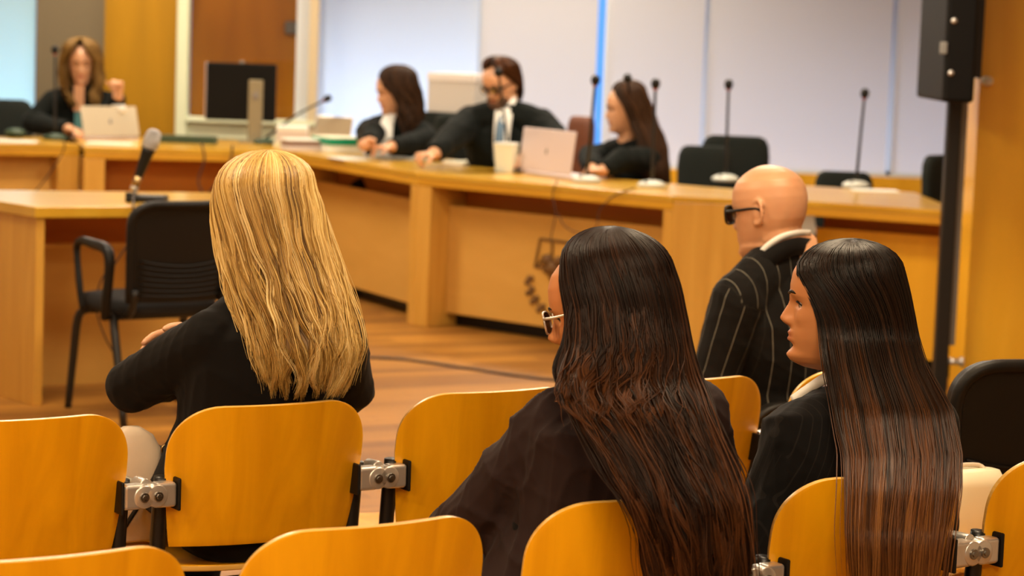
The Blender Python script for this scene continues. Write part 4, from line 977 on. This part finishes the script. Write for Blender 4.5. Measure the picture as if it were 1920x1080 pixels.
# ------------------------------------------------------------------ hair
def smooth_rows(K, n):
    K = np.asarray(K, float); d = np.concatenate([[0], np.cumsum(np.linalg.norm(np.diff(K[:, :3], axis=0), axis=1) + 1e-6)])
    t = np.linspace(0, d[-1], n); out = np.stack([np.interp(t, d, K[:, i]) for i in range(K.shape[1])], 1)
    for _ in range(3): out[1:-1] = (out[:-2] + 2 * out[1:-1] + out[2:]) / 4
    return out
def hair(parent, top, rings, front, N, material, end_var=0.10, wave=0.010, wfreq=3.0, rad=0.0009, clumps=90, seed=1, tone=(0.0, 1.0), tip_tone=0.0, nseg=34, inner=0.72, fly=0.03, shell=0.90, pull=0.6, umin=0.0, umax=1.0, name='hair'):
    """top = crown pole (x,y,z); rings rows (z, cx, cy, rx, ry, gap) going down; front = angle the face looks"""
    r = np.random.default_rng(seed)
    z1, cx, cy, rx, ry, gp = rings[0]; D = []
    for a in np.linspace(0, PI / 2, 9)[:-1]:
        s, c = math.sin(a), 1 - math.cos(a)
        D.append((top[2] + (z1 - top[2]) * c, top[0] + (cx - top[0]) * c, top[1] + (cy - top[1]) * c, max(rx * s, 1e-4), max(ry * s, 1e-4), gp * 0.3 + gp * 0.7 * c))
    K = np.array(D + [tuple(q) for q in rings])
    # arc-length like parameter includes the radius so the crown is well sampled
    Q = np.stack([K[:, 0], K[:, 1] + K[:, 3] * 0.7, K[:, 2] + K[:, 4] * 0.7], 1)
    d = np.concatenate([[0], np.cumsum(np.linalg.norm(np.diff(Q, axis=0), axis=1) + 1e-5)]); d /= d[-1]
    def at_s(s): return [np.interp(s, d, K[:, i]) for i in range(6)]
    S = np.linspace(0, 1, 400); T_ = np.stack(at_s(S), 1)
    for _ in range(40): T_[1:-1] = (T_[:-2] + 2 * T_[1:-1] + T_[2:]) / 4
    def env(s, u, rho):
        z, x, y, a, b, g_ = [np.interp(s, S, T_[:, i]) for i in range(6)]
        th = front + g_ + u * (2 * PI - 2 * g_)
        return np.stack([x + rho * a * np.cos(th), y + rho * b * np.sin(th), z], -1), th
    ug = umin + (np.arange(clumps) + r.uniform(-0.4, 0.4, clumps)) / clumps * (umax - umin); pg = r.uniform(0, 6.28, (clumps, 4)); ag = r.uniform(0.3, 1.0, clumps)
    rg = r.uniform(0.90, 1.0, clumps); eg = r.uniform(0, 1, clumps); tg = r.uniform(0, 1, clumps)
    gi = r.integers(0, clumps, N); du = r.normal(0, 0.55 / clumps * (umax - umin), N)
    depth = 1 - (1 - inner) * r.uniform(0, 1, N) ** 1.6
    s1 = 1 - end_var * (0.55 * eg[gi] + 0.45 * r.uniform(0, 1, N)) 
    s0 = np.where(r.uniform(0, 1, N) < 0.75, 0.0, r.uniform(0, 0.10, N))
    t = np.linspace(0, 1, nseg)[None, :]
    s = s0[:, None] + (s1 - s0)[:, None] * t
    cl = 1 - pull * s
    u = np.clip(ug[gi][:, None] + du[:, None] * cl, umin, umax)
    grow = np.clip((s - 0.12) / 0.88, 0, 1) ** 1.2
    A = wave * ag[gi][:, None] * grow
    # tangential and radial waves per clump
    ph = pg[gi]
    tw = A * (np.sin(2 * PI * wfreq * s + ph[:, 0:1]) + 0.5 * np.sin(2 * PI * wfreq * 2.3 * s + ph[:, 1:2]))
    rw = 0.6 * A * np.sin(2 * PI * wfreq * 1.3 * s + ph[:, 2:3])
    fl = (r.uniform(0, 1, N) < fly)[:, None] * (0.012 + 0.02 * r.uniform(0, 1, (N, 1))) * grow
    rho = depth[:, None] * (rg[gi][:, None] * grow + (1 - grow)) 
    P, th = env(s, u, rho)
    ta = np.stack([-np.sin(th), np.cos(th), np.zeros_like(th)], -1); ra = np.stack([np.cos(th), np.sin(th), np.zeros_like(th)], -1)
    jit = r.normal(0, 0.0022, (N, 1)) 
    P = P + ta * (tw + jit)[..., None] + ra * (rw + fl + r.normal(0, 0.0012, (N, 1)))[..., None]
    P[..., 2] += (fl * 0.3)
    # frames
    Tn = np.gradient(P, axis=1); Tn /= np.linalg.norm(Tn, axis=2, keepdims=True) + 1e-9
    X = np.cross(Tn, ra); X /= np.linalg.norm(X, axis=2, keepdims=True) + 1e-9; Yv = np.cross(X, Tn)
    w_ = rad * r.uniform(0.7, 1.3, (N, 1)) * np.interp(t, [0, 0.06, 0.75, 1], [0.5, 1, 1, 0.15])
    ang = np.array([0, 2, 4]) * PI / 3 + PI / 2
    Vt = P[:, :, None, :] + w_[..., None, None] * (1.25 * np.cos(ang)[None, None, :, None] * X[:, :, None, :] + np.sin(ang)[None, None, :, None] * Yv[:, :, None, :])
    co = Vt.reshape(-1, 3)
    base = (np.arange(N) * nseg * 3)[:, None, None] + (np.arange(nseg - 1) * 3)[None, :, None]
    k = np.arange(3)[None, None, :]; k2 = (np.arange(3) + 1) % 3
    q = np.stack([base + k, base + k2[None, None, :], base + 3 + k2[None, None, :], base + 3 + k], -1).reshape(-1, 4)
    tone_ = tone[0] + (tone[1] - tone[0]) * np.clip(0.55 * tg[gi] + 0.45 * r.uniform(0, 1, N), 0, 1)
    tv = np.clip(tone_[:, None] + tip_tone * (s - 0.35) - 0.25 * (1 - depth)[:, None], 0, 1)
    attr = np.repeat(tv.reshape(-1), 3)
    # inner shell so that nothing shows through
    if shell:
        nu, ns = 90, 60
        ss = np.linspace(0, 1 - end_var * 0.75, ns); uu = np.linspace(umin + 0.01, umax - 0.01, nu)
        sg, ugd = np.meshgrid(ss, uu, indexing='ij'); Ps, _ = env(sg, ugd, shell * (0.99 - 0.10 * (sg > 0.5) * 0)); off = len(co)
        Ps = Ps.reshape(-1, 3); ii = np.arange((ns - 1) * nu).reshape(ns - 1, nu)[:, :-1].ravel()
        q2 = np.stack([ii, ii + 1, ii + nu + 1, ii + nu], 1) + off
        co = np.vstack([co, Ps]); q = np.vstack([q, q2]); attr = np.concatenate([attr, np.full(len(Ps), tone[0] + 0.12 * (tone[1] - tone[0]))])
    me = bpy.data.meshes.new(name); nv, nf = len(co), len(q)
    me.vertices.add(nv); me.vertices.foreach_set('co', co.astype(np.float32).ravel())
    me.loops.add(nf * 4); me.loops.foreach_set('vertex_index', q.astype(np.int32).ravel())
    me.polygons.add(nf); me.polygons.foreach_set('loop_start', np.arange(0, nf * 4, 4, dtype=np.int32)); me.update(calc_edges=True)
    fattr(me, 'hairtone', attr)
    return obj(name, me, material, parent, True, world=True)
def px_rings(rows):
    """rows (py, left px, right px, Y, ry, gap deg[, dcy]) -> ring rows"""
    out = []
    for q in rows:
        py, l_, r_, Y, ry, gp = q[:6]
        a, b = W(l_, py, Y=Y), W(r_, py, Y=Y)
        out.append(((a[2] + b[2]) / 2, (a[0] + b[0]) / 2, Y, (b[0] - a[0]) / 2, ry, math.radians(gp)))
    return out
rowf = V(-math.sin(a1), math.cos(a1), 0); rowr = V(math.cos(a1), math.sin(a1), 0)

# ---- blonde woman
BY = 5.02
neck = W(505, 560, Y=BY + 0.02); 
pel = V(-0.565, 4.99, 0.545)
hB = head_basis(V(-0.45, 0.9, 0), 0.06)
head = W(503, 398, Y=BY + 0.01)
sL, sR = W(398, 640, Y=4.93), W(628, 618, Y=5.14)
arms = [(sL, W(244, 724, Y=5.06), W(340, 712, Y=5.30)), (sR, W(655, 735, Y=5.22), W(380, 634, Y=5.22))]
bl = build_person('person with long wavy blonde hair in a black blazer, seen from behind', pel, rowf, neck, head, hB, arms, g=1.0, hs=0.96, jm='blazer', vox=0.005,
    knees=[V(-0.86, 5.36, 0.55), V(-0.68, 5.46, 0.55)], ankles=[V(-0.86, 5.46, 0.09), V(-0.74, 5.54, 0.09)], wr_amp=0.004, eyes=True,
    handdirs=[None, (nrm(V(-0.95, -0.1, -0.05)), V(0, -0.7, -0.6), V(0, 0, 1), 0.35)])
hand_extra = None
rg = px_rings([(345, 404, 590, BY, 0.115, 35), (380, 398, 606, BY, 0.12, 55), (430, 396, 618, BY - 0.01, 0.115, 75), (480, 402, 634, BY - 0.03, 0.10, 80), (540, 414, 652, BY - 0.06, 0.09, 85),
    (600, 436, 668, BY - 0.09, 0.08, 88), (650, 456, 676, BY - 0.11, 0.07, 90), (700, 472, 660, BY - 0.115, 0.06, 90), (748, 480, 640, BY - 0.11, 0.05, 90)])
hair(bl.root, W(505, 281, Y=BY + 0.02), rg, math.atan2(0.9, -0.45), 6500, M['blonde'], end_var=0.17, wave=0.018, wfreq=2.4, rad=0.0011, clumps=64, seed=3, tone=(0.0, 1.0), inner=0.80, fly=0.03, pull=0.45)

# ---- woman in the dark plum jacket, head turned left and down
MY = 4.10
f2 = V(-math.sin(a2), math.cos(a2), 0)
hB = head_basis(V(-0.94, 0.34, 0), 0.26, 0.0)
head = W(1128, 584, Y=MY + 0.04)
neck = W(1178, 730, Y=MY + 0.03)
pel = V(0.12, 4.11, 0.545)
sL, sR = W(1040, 800, Y=4.07), W(1300, 775, Y=4.30)
arms = [(sL, W(880, 975, Y=4.14), W(800, 1040, Y=4.42)), (sR, W(1345, 985, Y=4.42), W(1180, 1000, Y=4.6))]
mid = build_person('person with dark brown hair and glasses in a dark plum jacket, head turned left', pel, f2, neck, head, hB, arms, g=1.03, hs=0.97, jm='velvet', skin='skinwarm', vox=0.004, wr_amp=0.012, nosek=1.2)
fa = math.atan2(0.36, -0.93)
rg = px_rings([(500, 1050, 1264, MY + 0.04, 0.107, 30), (530, 1040, 1276, MY + 0.03, 0.11, 40), (600, 1046, 1290, MY + 0.02, 0.11, 47), (645, 1044, 1298, MY - 0.01, 0.11, 42),
    (700, 1040, 1312, MY - 0.06, 0.09, 22), (760, 1050, 1335, MY - 0.14, 0.075, 40), (820, 1075, 1355, MY - 0.20, 0.06, 48), (880, 1108, 1380, MY - 0.24, 0.05, 50), (940, 1145, 1398, MY - 0.27, 0.045, 50), (1010, 1178, 1406, MY - 0.28, 0.04, 50), (1100, 1200, 1405, MY - 0.28, 0.04, 50), (1180, 1215, 1398, MY - 0.28, 0.035, 50)])
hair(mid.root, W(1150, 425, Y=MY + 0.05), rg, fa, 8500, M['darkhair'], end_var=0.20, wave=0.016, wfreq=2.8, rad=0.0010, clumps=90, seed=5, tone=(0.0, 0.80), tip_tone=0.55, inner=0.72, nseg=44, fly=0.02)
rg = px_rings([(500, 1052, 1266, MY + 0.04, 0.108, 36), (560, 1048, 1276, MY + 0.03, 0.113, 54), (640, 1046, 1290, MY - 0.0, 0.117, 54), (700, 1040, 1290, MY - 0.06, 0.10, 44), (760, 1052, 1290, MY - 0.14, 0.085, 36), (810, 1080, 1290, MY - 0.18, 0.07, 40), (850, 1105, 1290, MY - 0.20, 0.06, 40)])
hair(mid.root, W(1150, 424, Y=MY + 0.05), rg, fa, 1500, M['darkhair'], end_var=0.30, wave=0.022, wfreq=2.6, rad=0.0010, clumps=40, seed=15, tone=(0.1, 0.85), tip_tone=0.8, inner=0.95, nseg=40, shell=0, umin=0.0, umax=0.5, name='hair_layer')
# glasses of the woman in plum
def glasses(P, w_=0.024, h_=0.018, rim=0.0016, mt='brass', temple=0.09, yo=0.096, thick=1.0):
    g_ = None
    rm = MB()
    hb = lambda x, y, z: P.head + P.hB @ V(x, y, z) * P.hs
    for s in (-1, 1):
        a = np.linspace(0, 2 * PI, 25)
        pts = [hb(s * 0.033 + w_ * math.copysign(abs(math.cos(t)) ** 0.7, math.cos(t)), yo - 0.006 * ((math.cos(t) * s) > 0) * abs(math.cos(t)), 0.000 + h_ * math.copysign(abs(math.sin(t)) ** 0.7, math.sin(t))) for t in a]
        rm.tube(pts, rim * thick, 8)
    rm.tube([hb(-0.010, yo, 0.006), hb(0, yo + 0.002, 0.008), hb(0.010, yo, 0.006)], rim * thick, 8)
    fr = obj('glasses', rm, M[mt], P.root, True, world=True)
    for s in (-1, 1):
        t_ = obj('temple_arm', MB().tube([hb(s * 0.057, yo - 0.006, 0.008), hb(s * 0.072, 0.06, 0.008), hb(s * 0.081, -0.012, 0.010), hb(s * 0.080, -0.035, -0.004)], rim * thick * np.array([1.6, 1.4, 1.1, 1.0]), 8, sub=3), M[mt], fr, True, world=True)
        L = MB().ell(hb(s * 0.033, yo - 0.003, 0.0), (w_ * 0.95, 0.0008, h_ * 0.95), P.hB, 20, 6); obj('lens', L, M['pane'], fr, True, world=True)
    return fr
glasses(mid, 0.024, 0.020, 0.0017, 'chrome')

# ---- woman in profile with long straight brown hair
RY = 4.50
hB = head_basis(V(-0.985, 0.17, 0), 0.0, 0.0)
head = W(1570, 572, Y=RY)
neck = W(1600, 728, Y=RY + 0.02)
pel = V(0.585, 4.44, 0.545)
sL, sR = W(1500, 826, Y=4.42), W(1738, 800, Y=4.66)
arms = [(sL, W(1425, 985, Y=4.50), W(1420, 1010, Y=4.78)), (sR, W(1745, 985, Y=4.76), W(1560, 1010, Y=4.95))]
rw = build_person('person with very long straight brown hair seen in profile, looking left', pel, f2, neck, head, hB, arms, g=1.0, hs=1.0, jm='finestripe', skin='skinwarm', vox=0.0035, wr_amp=0.004, stripes=True, ears=False, trap=-1.0)
fa = math.atan2(0.17, -0.985)
rg = px_rings([(510, 1486, 1695, RY, 0.092, 24), (530, 1488, 1702, RY, 0.094, 37), (560, 1492, 1708, RY, 0.094, 48), (590, 1494, 1714, RY, 0.094, 56), (620, 1494, 1718, RY, 0.094, 58), (680, 1486, 1735, RY - 0.05, 0.094, 64),
    (760, 1510, 1778, RY - 0.12, 0.075, 58), (850, 1555, 1792, RY - 0.24, 0.055, 46), (920, 1566, 1786, RY - 0.34, 0.045, 42), (1000, 1572, 1771, RY - 0.41, 0.04, 40), (1080, 1580, 1758, RY - 0.42, 0.035, 40), (1180, 1590, 1745, RY - 0.42, 0.03, 40)])
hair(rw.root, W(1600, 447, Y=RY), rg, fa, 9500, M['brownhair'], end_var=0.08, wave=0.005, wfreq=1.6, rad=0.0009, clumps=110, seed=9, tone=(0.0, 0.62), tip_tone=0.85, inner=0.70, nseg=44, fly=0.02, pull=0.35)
# shirt collar
def collar(P, pts, wd, label=None, mt='shirt', name='shirt_collar', th=0.004):
    """a folded collar strip along world points"""
    pts = cr_interp(np.array(pts), 6); T = np.gradient(pts, axis=0); R = []
    for p, t_ in zip(pts, T):
        t_ = nrm(t_); up_ = nrm(V(0, 0, 1) - t_ * t_[2]); out = nrm(p - P.neck - up_ * ((p - P.neck) @ up_)) * V(1, 1, 0.2)
        R.append([p - up_ * wd, p - up_ * wd + out * th * 2.5, p + up_ * 0.002 + out * th, p + up_ * 0.002])
    m = MB().rings([np.array(q) for q in R]); return obj(name, m, M[mt], P.root, True, world=True, label=label)
collar(rw, [W(1484, 744, Y=RY + 0.06), W(1515, 722, Y=RY + 0.03), W(1545, 702, Y=RY - 0.03), W(1575, 688, Y=RY - 0.065), W(1610, 684, Y=RY - 0.06)], 0.020, th=0.002)

# ---- bald man in the pinstripe suit
KY = 6.35
kf = V(-0.62, 0.78, 0)
hB = head_basis(V(-0.80, 0.60, 0), 0.14, 0.02)
head = W(1440, 398, Y=KY)
neck = W(1472, 468, Y=KY + 0.0)
pel = V(0.74, 6.38, 0.50)
sL, sR = W(1385, 562, Y=6.22), W(1580, 548, Y=6.62)
arms = [(sL, W(1336, 715, Y=6.22), W(1320, 800, Y=6.55)), (sR, W(1600, 720, Y=6.68), W(1500, 780, Y=6.85))]
kb = build_person('bald person with black framed glasses in a pinstripe suit, seen from behind', pel, kf, neck, head, hB, arms, g=1.10, hs=1.04, fem=False, jm='pinstripe', skin='skin', vox=0.004, wr_amp=0.004, stripes=True, chest=W(1470, 620, Y=6.36))
glasses(kb, 0.029, 0.023, 0.0030, 'black')
collar(kb, [W(1412, 492, Y=KY - 0.06), W(1432, 462, Y=KY - 0.085), W(1462, 441, Y=KY - 0.09), W(1495, 432, Y=KY - 0.06), W(1519, 432, Y=KY + 0.0)], 0.014, th=0.0018)
collar(kb, [W(1398, 515, Y=KY - 0.06), W(1422, 482, Y=KY - 0.10), W(1460, 457, Y=KY - 0.105), W(1497, 446, Y=KY - 0.07), W(1530, 452, Y=KY + 0.01)], 0.045, mt='blazer', name='jacket_collar', th=0.004)
ks = make_armchair('visitor_chair', False); tag(ks, 'black chair under the bald man, hidden by the wooden chairs', 'chair'); ks.rotation_euler = (0, 0, 0.67); ks.location = (pel[0] + 0.03, pel[1] - 0.2, 0); ks.scale = (0.9, 0.9, 0.74)

# ---- people at the desks
def desk_person(label, hx, hy, Y, f, gaze, tilt, shw, arms_px, hs=1.06, fem=True, jm='robe', skin='skin', g=1.18, shx=0, **k):
    head = W(hx, hy, Y=Y); f = nrm(V(*f, 0)); r_ = nrm(np.cross(f, V(0, 0, 1)))
    neck = head + V(0, 0, -0.185) * hs - f * 0.03 + k.pop('nk', V(0, 0, 0))
    pel = V(neck[0], neck[1], 0.60) - f * 0.14
    k.setdefault('knees', [pel + f * 0.30 + r_ * q * 0.12 for q in (-1, 1)]); k.setdefault('ankles', [V(*(pel + f * 0.22 + r_ * q * 0.12)[:2], 0.09) for q in (-1, 1)])
    A = []
    for s, (e, w_) in zip((-1, 1), arms_px):
        sh = neck + r_ * s * shw + V(0, 0, -0.07); A.append((sh, e, w_))
    return build_person(label, pel, f, neck, head, head_basis(V(*gaze, 0), tilt), A, g=g, hs=hs, fem=fem, jm=jm, skin=skin, vox=0.007, wr_amp=0.006, jacket_name='robe', group=None, **k)
# judge-side woman in robe, far left
ju = desk_person('person in black robe with raised hand and light brown hair, far left', 153, 122, 15.2, (0.12, -1), (0.15, -1), 0.05, 0.17,
    [(W(205, 225, Y=15.1), W(222, 178, Y=14.95)), (W(62, 230, Y=15.15), W(132, 243, Y=14.8))], jm='robe', g=1.28, nk=V(0, 0, 0.02),
    handdirs=[(V(0.05, 0, 1), V(-0.5, -0.8, 0), V(-0.8, 0.3, 0), 1.1), (nrm(V(0.5, -0.6, 0)), V(0, 0, -1), V(0.7, 0.6, 0), 0.5)])
rg = px_rings([(96, 116, 190, 15.2, 0.13, 22), (115, 110, 195, 15.2, 0.14, 44), (140, 108, 197, 15.2, 0.14, 42), (165, 112, 195, 15.18, 0.13, 40), (185, 122, 190, 15.15, 0.11, 36), (205, 130, 186, 15.12, 0.09, 36)])
hair(ju.root, W(152, 70, Y=15.2), rg, math.atan2(-1, 0.15), 1500, M['judgehair'], end_var=0.15, wave=0.02, rad=0.003, clumps=24, seed=21, nseg=20, fly=0.0)
obj('top', MB().prism([(-0.028, -0.02), (0.022, -0.02), (0.02, 0.02), (-0.024, 0.02)], 0, 0.20), M['shirtblue'], ju.root, world=False).location = Vector(ju.chest - V(*ju.root.location) + V(0.015, -0.15, -0.10))
obj('neckline', MB().prism([(-0.035, -0.02), (0.03, -0.02), (0.02, 0.02), (-0.025, 0.02)], 0, 0.16), M['skin'], ju.root).location = Vector(ju.neck - V(*ju.root.location) + V(0.012, -0.115, -0.11))
obj('cuff', MB().rings([np.stack([0.045 * k_ * np.cos(np.arange(20) * PI / 10), 0.045 * k_ * np.sin(np.arange(20) * PI / 10), np.full(20, z)], 1) + W(222, 196, Y=14.97) for z, k_ in ((-0.05, 1.25), (0.0, 0.95))]), M['shirt'], ju.root, True, world=True)
# woman with fringe
lw = desk_person('person in black robe with reddish brown fringe, white scarf, holding a pen', 738, 172, 14.0, (-0.45, -0.9), (-0.92, -0.38), 0.22, 0.17,
    [(W(800, 262, Y=13.9), W(730, 276, Y=13.6)), (W(700, 250, Y=13.8), W(692, 268, Y=13.55))],
    handdirs=[(nrm(V(-0.8, -0.4, 0)), V(0, 0, -1), V(-0.3, -0.9, 0), 0.6), (nrm(V(-0.3, -0.6, 0.1)), V(0.5, 0, -0.8), V(0.4, -0.6, 0), 0.9)], g=1.25, nk=V(0, 0, 0.02))
rg = px_rings([(145, 710, 783, 14.0, 0.13, 4), (160, 711, 788, 14.0, 0.135, 10), (172, 715, 792, 14.0, 0.135, 36), (195, 722, 796, 14.0, 0.13, 48), (220, 725, 795, 13.97, 0.11, 48), (245, 735, 790, 13.95, 0.09, 48), (262, 742, 782, 13.93, 0.08, 50)])
hair(lw.root, W(748, 121, Y=14.0), rg, math.atan2(-0.38, -0.92), 1500, M['bghair'], end_var=0.2, wave=0.02, rad=0.003, clumps=40, seed=22, nseg=20, fly=0.0)
# man in glasses
mn = desk_person('person with short dark hair, glasses and beard in a black robe, writing', 938, 158, 13.3, (-0.25, -1), (-0.62, -0.78), 0.38, 0.20,
    [(W(1045, 265, Y=13.1), W(980, 298, Y=12.95)), (W(850, 255, Y=13.2), W(812, 290, Y=12.95))], fem=False, g=1.42, skin='skin', nk=V(0.03, 0, 0.05), shx=1,
    handdirs=[(nrm(V(-0.8, -0.4, 0)), V(0, 0, -1), V(-0.3, -0.9, 0), 0.6), (nrm(V(-0.7, -0.5, 0)), V(0, 0, -1), V(0.6, -0.6, 0), 1.0)])
rg = px_rings([(126, 904, 976, 13.30, 0.125, 14), (140, 906, 980, 13.32, 0.125, 46), (155, 910, 981, 13.34, 0.12, 82), (172, 920, 982, 13.36, 0.10, 96), (190, 935, 978, 13.37, 0.07, 105)])
hair(mn.root, W(936, 104, Y=13.29), rg, math.atan2(-0.78, -0.62), 1200, M['darkhair'], end_var=0.1, wave=0.004, rad=0.003, clumps=40, seed=23, nseg=14, fly=0.0, tone=(0.3, 1.0))
glasses(mn, 0.026, 0.018, 0.003, 'black')
# young woman in profile
yw = desk_person('person in dark robe with long brown hair in profile, beside the silver laptop', 1172, 205, 12.9, (-0.75, -0.66), (-0.99, -0.1), 0.10, 0.165,
    [(W(1165, 300, Y=12.6), W(1128, 320, Y=12.5)), (W(1105, 295, Y=12.9), W(1110, 318, Y=12.6))],
    handdirs=[(nrm(V(-0.9, -0.1, 0)), V(0, 0, -1), V(-0.1, 0.9, 0), 0.8), (nrm(V(0.5, -0.6, 0)), V(0, 0, -1), V(0.7, 0.6, 0), 0.7)])
rg = px_rings([(172, 1146, 1212, 12.9, 0.11, 25), (195, 1146, 1222, 12.9, 0.12, 55), (225, 1150, 1232, 12.9, 0.12, 66), (255, 1158, 1246, 12.88, 0.12, 70), (285, 1162, 1254, 12.85, 0.11, 70), (320, 1172, 1256, 12.8, 0.10, 70), (350, 1180, 1250, 12.8, 0.09, 70)])
hair(yw.root, W(1180, 149, Y=12.9), rg, math.atan2(-0.1, -0.99), 1500, M['bghair'], end_var=0.12, wave=0.012, rad=0.003, clumps=40, seed=24, nseg=22, fly=0.0, tone=(0, 0.9))
def front_bit(P, nm, mt, w0, w1, h, dx=0.0, dz=0.0, th=0.01, dy=0.0, yaw=0.0):
    """tie, scarf or shirt front lying on the chest"""
    c = P.neck * 0.25 + P.chest * 0.75 + P.f * (0.125 + dy) + P.r * dx + V(0, 0, dz)
    Bf = np.stack([P.r, P.f, V(0, 0, 1)], 1); R = []
    for t in np.linspace(0, 1, 6):
        w_ = w1 + (w0 - w1) * t; z = -h / 2 + h * t
        R.append(np.array([[-w_, -th, z], [w_, -th, z], [w_, th * 0.4, z], [0, th, z], [-w_, th * 0.4, z]]) @ Bf.T + c - P.f * (0.09 * t ** 3))
    return obj(nm, MB().rings(R), M[mt], P.root, True, world=True)
front_bit(mn, 'shirt_front', 'shirt', 0.055, 0.04, 0.33, dz=0.03, dy=0.045, dx=-0.01)
front_bit(mn, 'tie', 'tie', 0.020, 0.028, 0.31, dy=0.06, dz=0.0, dx=0.0)
front_bit(lw, 'scarf', 'shirt', 0.035, 0.085, 0.34, dy=0.075, dz=-0.03)
bd = MB()
for sx, sy, sz, rx_, ry_, rz_ in ((0, 0.062, -0.088, 0.050, 0.034, 0.034), (0.036, 0.045, -0.07, 0.028, 0.036, 0.034), (-0.036, 0.045, -0.07, 0.028, 0.036, 0.034), (0, 0.083, -0.052, 0.026, 0.008, 0.006)):
    bd.ell(mn.head + mn.hB @ V(sx, sy, sz) * mn.hs, np.array([rx_, ry_, rz_]) * mn.hs, mn.hB)
obj('beard', bd, mat('beard_stubble', (0.10, 0.045, 0.02), 0.9), mn.root, True, world=True)

# ---- cream handbag beside the blonde woman
b = W(250, 1010, Y=4.95); bz = 0.46
r = empty('handbag', (W(245, 900, Y=4.98)[0], 4.98, bz), 0.5); tag(r, 'cream leather handbag with black strap left of the blonde woman', 'bag')
zt = W(250, 800, Y=4.98)[2] - bz
def sq(z, w_, d_): a = np.arange(28) * 2 * PI / 28; return np.stack([w_ * np.sign(np.cos(a)) * np.abs(np.cos(a)) ** 0.6, d_ * np.sign(np.sin(a)) * np.abs(np.sin(a)) ** 0.6, np.full(28, z)], 1)
obj('bag_body', MB().rings([sq(z * zt, w_, d_) for z, w_, d_ in ((0, 0.05, 0.03), (0.03, 0.060, 0.04), (0.5, 0.068, 0.042), (0.8, 0.062, 0.034), (0.93, 0.045, 0.024), (1.0, 0.018, 0.012))]), M['bag'], r, True)
obj('bag_strap', MB().tube([(-0.05, -0.045, zt * 0.48), (0.01, -0.05, zt * 0.50), (0.05, -0.04, zt * 0.62), (0.075, -0.01, zt * 0.80)], 0.006, 8, sub=6).tube([(0.06, -0.03, zt * 0.62), (0.0, -0.055, zt * 0.35), (-0.03, -0.05, zt * 0.15)], 0.005, 8, sub=6), M['black'], r, True)
obj('buckle', MB().tube([(0.070 + 0.010 * math.cos(t), -0.02, zt * 0.80 + 0.010 * math.sin(t)) for t in np.linspace(0, 2 * PI, 13)], 0.003, 8), M['brass'], r, True)
# pale cushion seen below the black chair at right
r = empty('cream_bag', (W(1800, 1010, Y=5.0)[0] + 0.02, 5.0, 0.46), 0.5); tag(r, 'pale cream bag between the long brown hair and right chair', 'bag')
obj('bag_body', MB().rings([sq(z, w_, d_) for z, w_, d_ in ((0, 0.06, 0.04), (0.02, 0.075, 0.05), (0.18, 0.075, 0.045), (0.21, 0.06, 0.03))]), M['whitebag'], r, True)
obj('bag_handle', MB().tube([(-0.04, 0, 0.20), (-0.03, 0.02, 0.215), (0.03, 0.02, 0.215), (0.04, 0, 0.20)], 0.005, 8, sub=4), M['bag'], r, True)
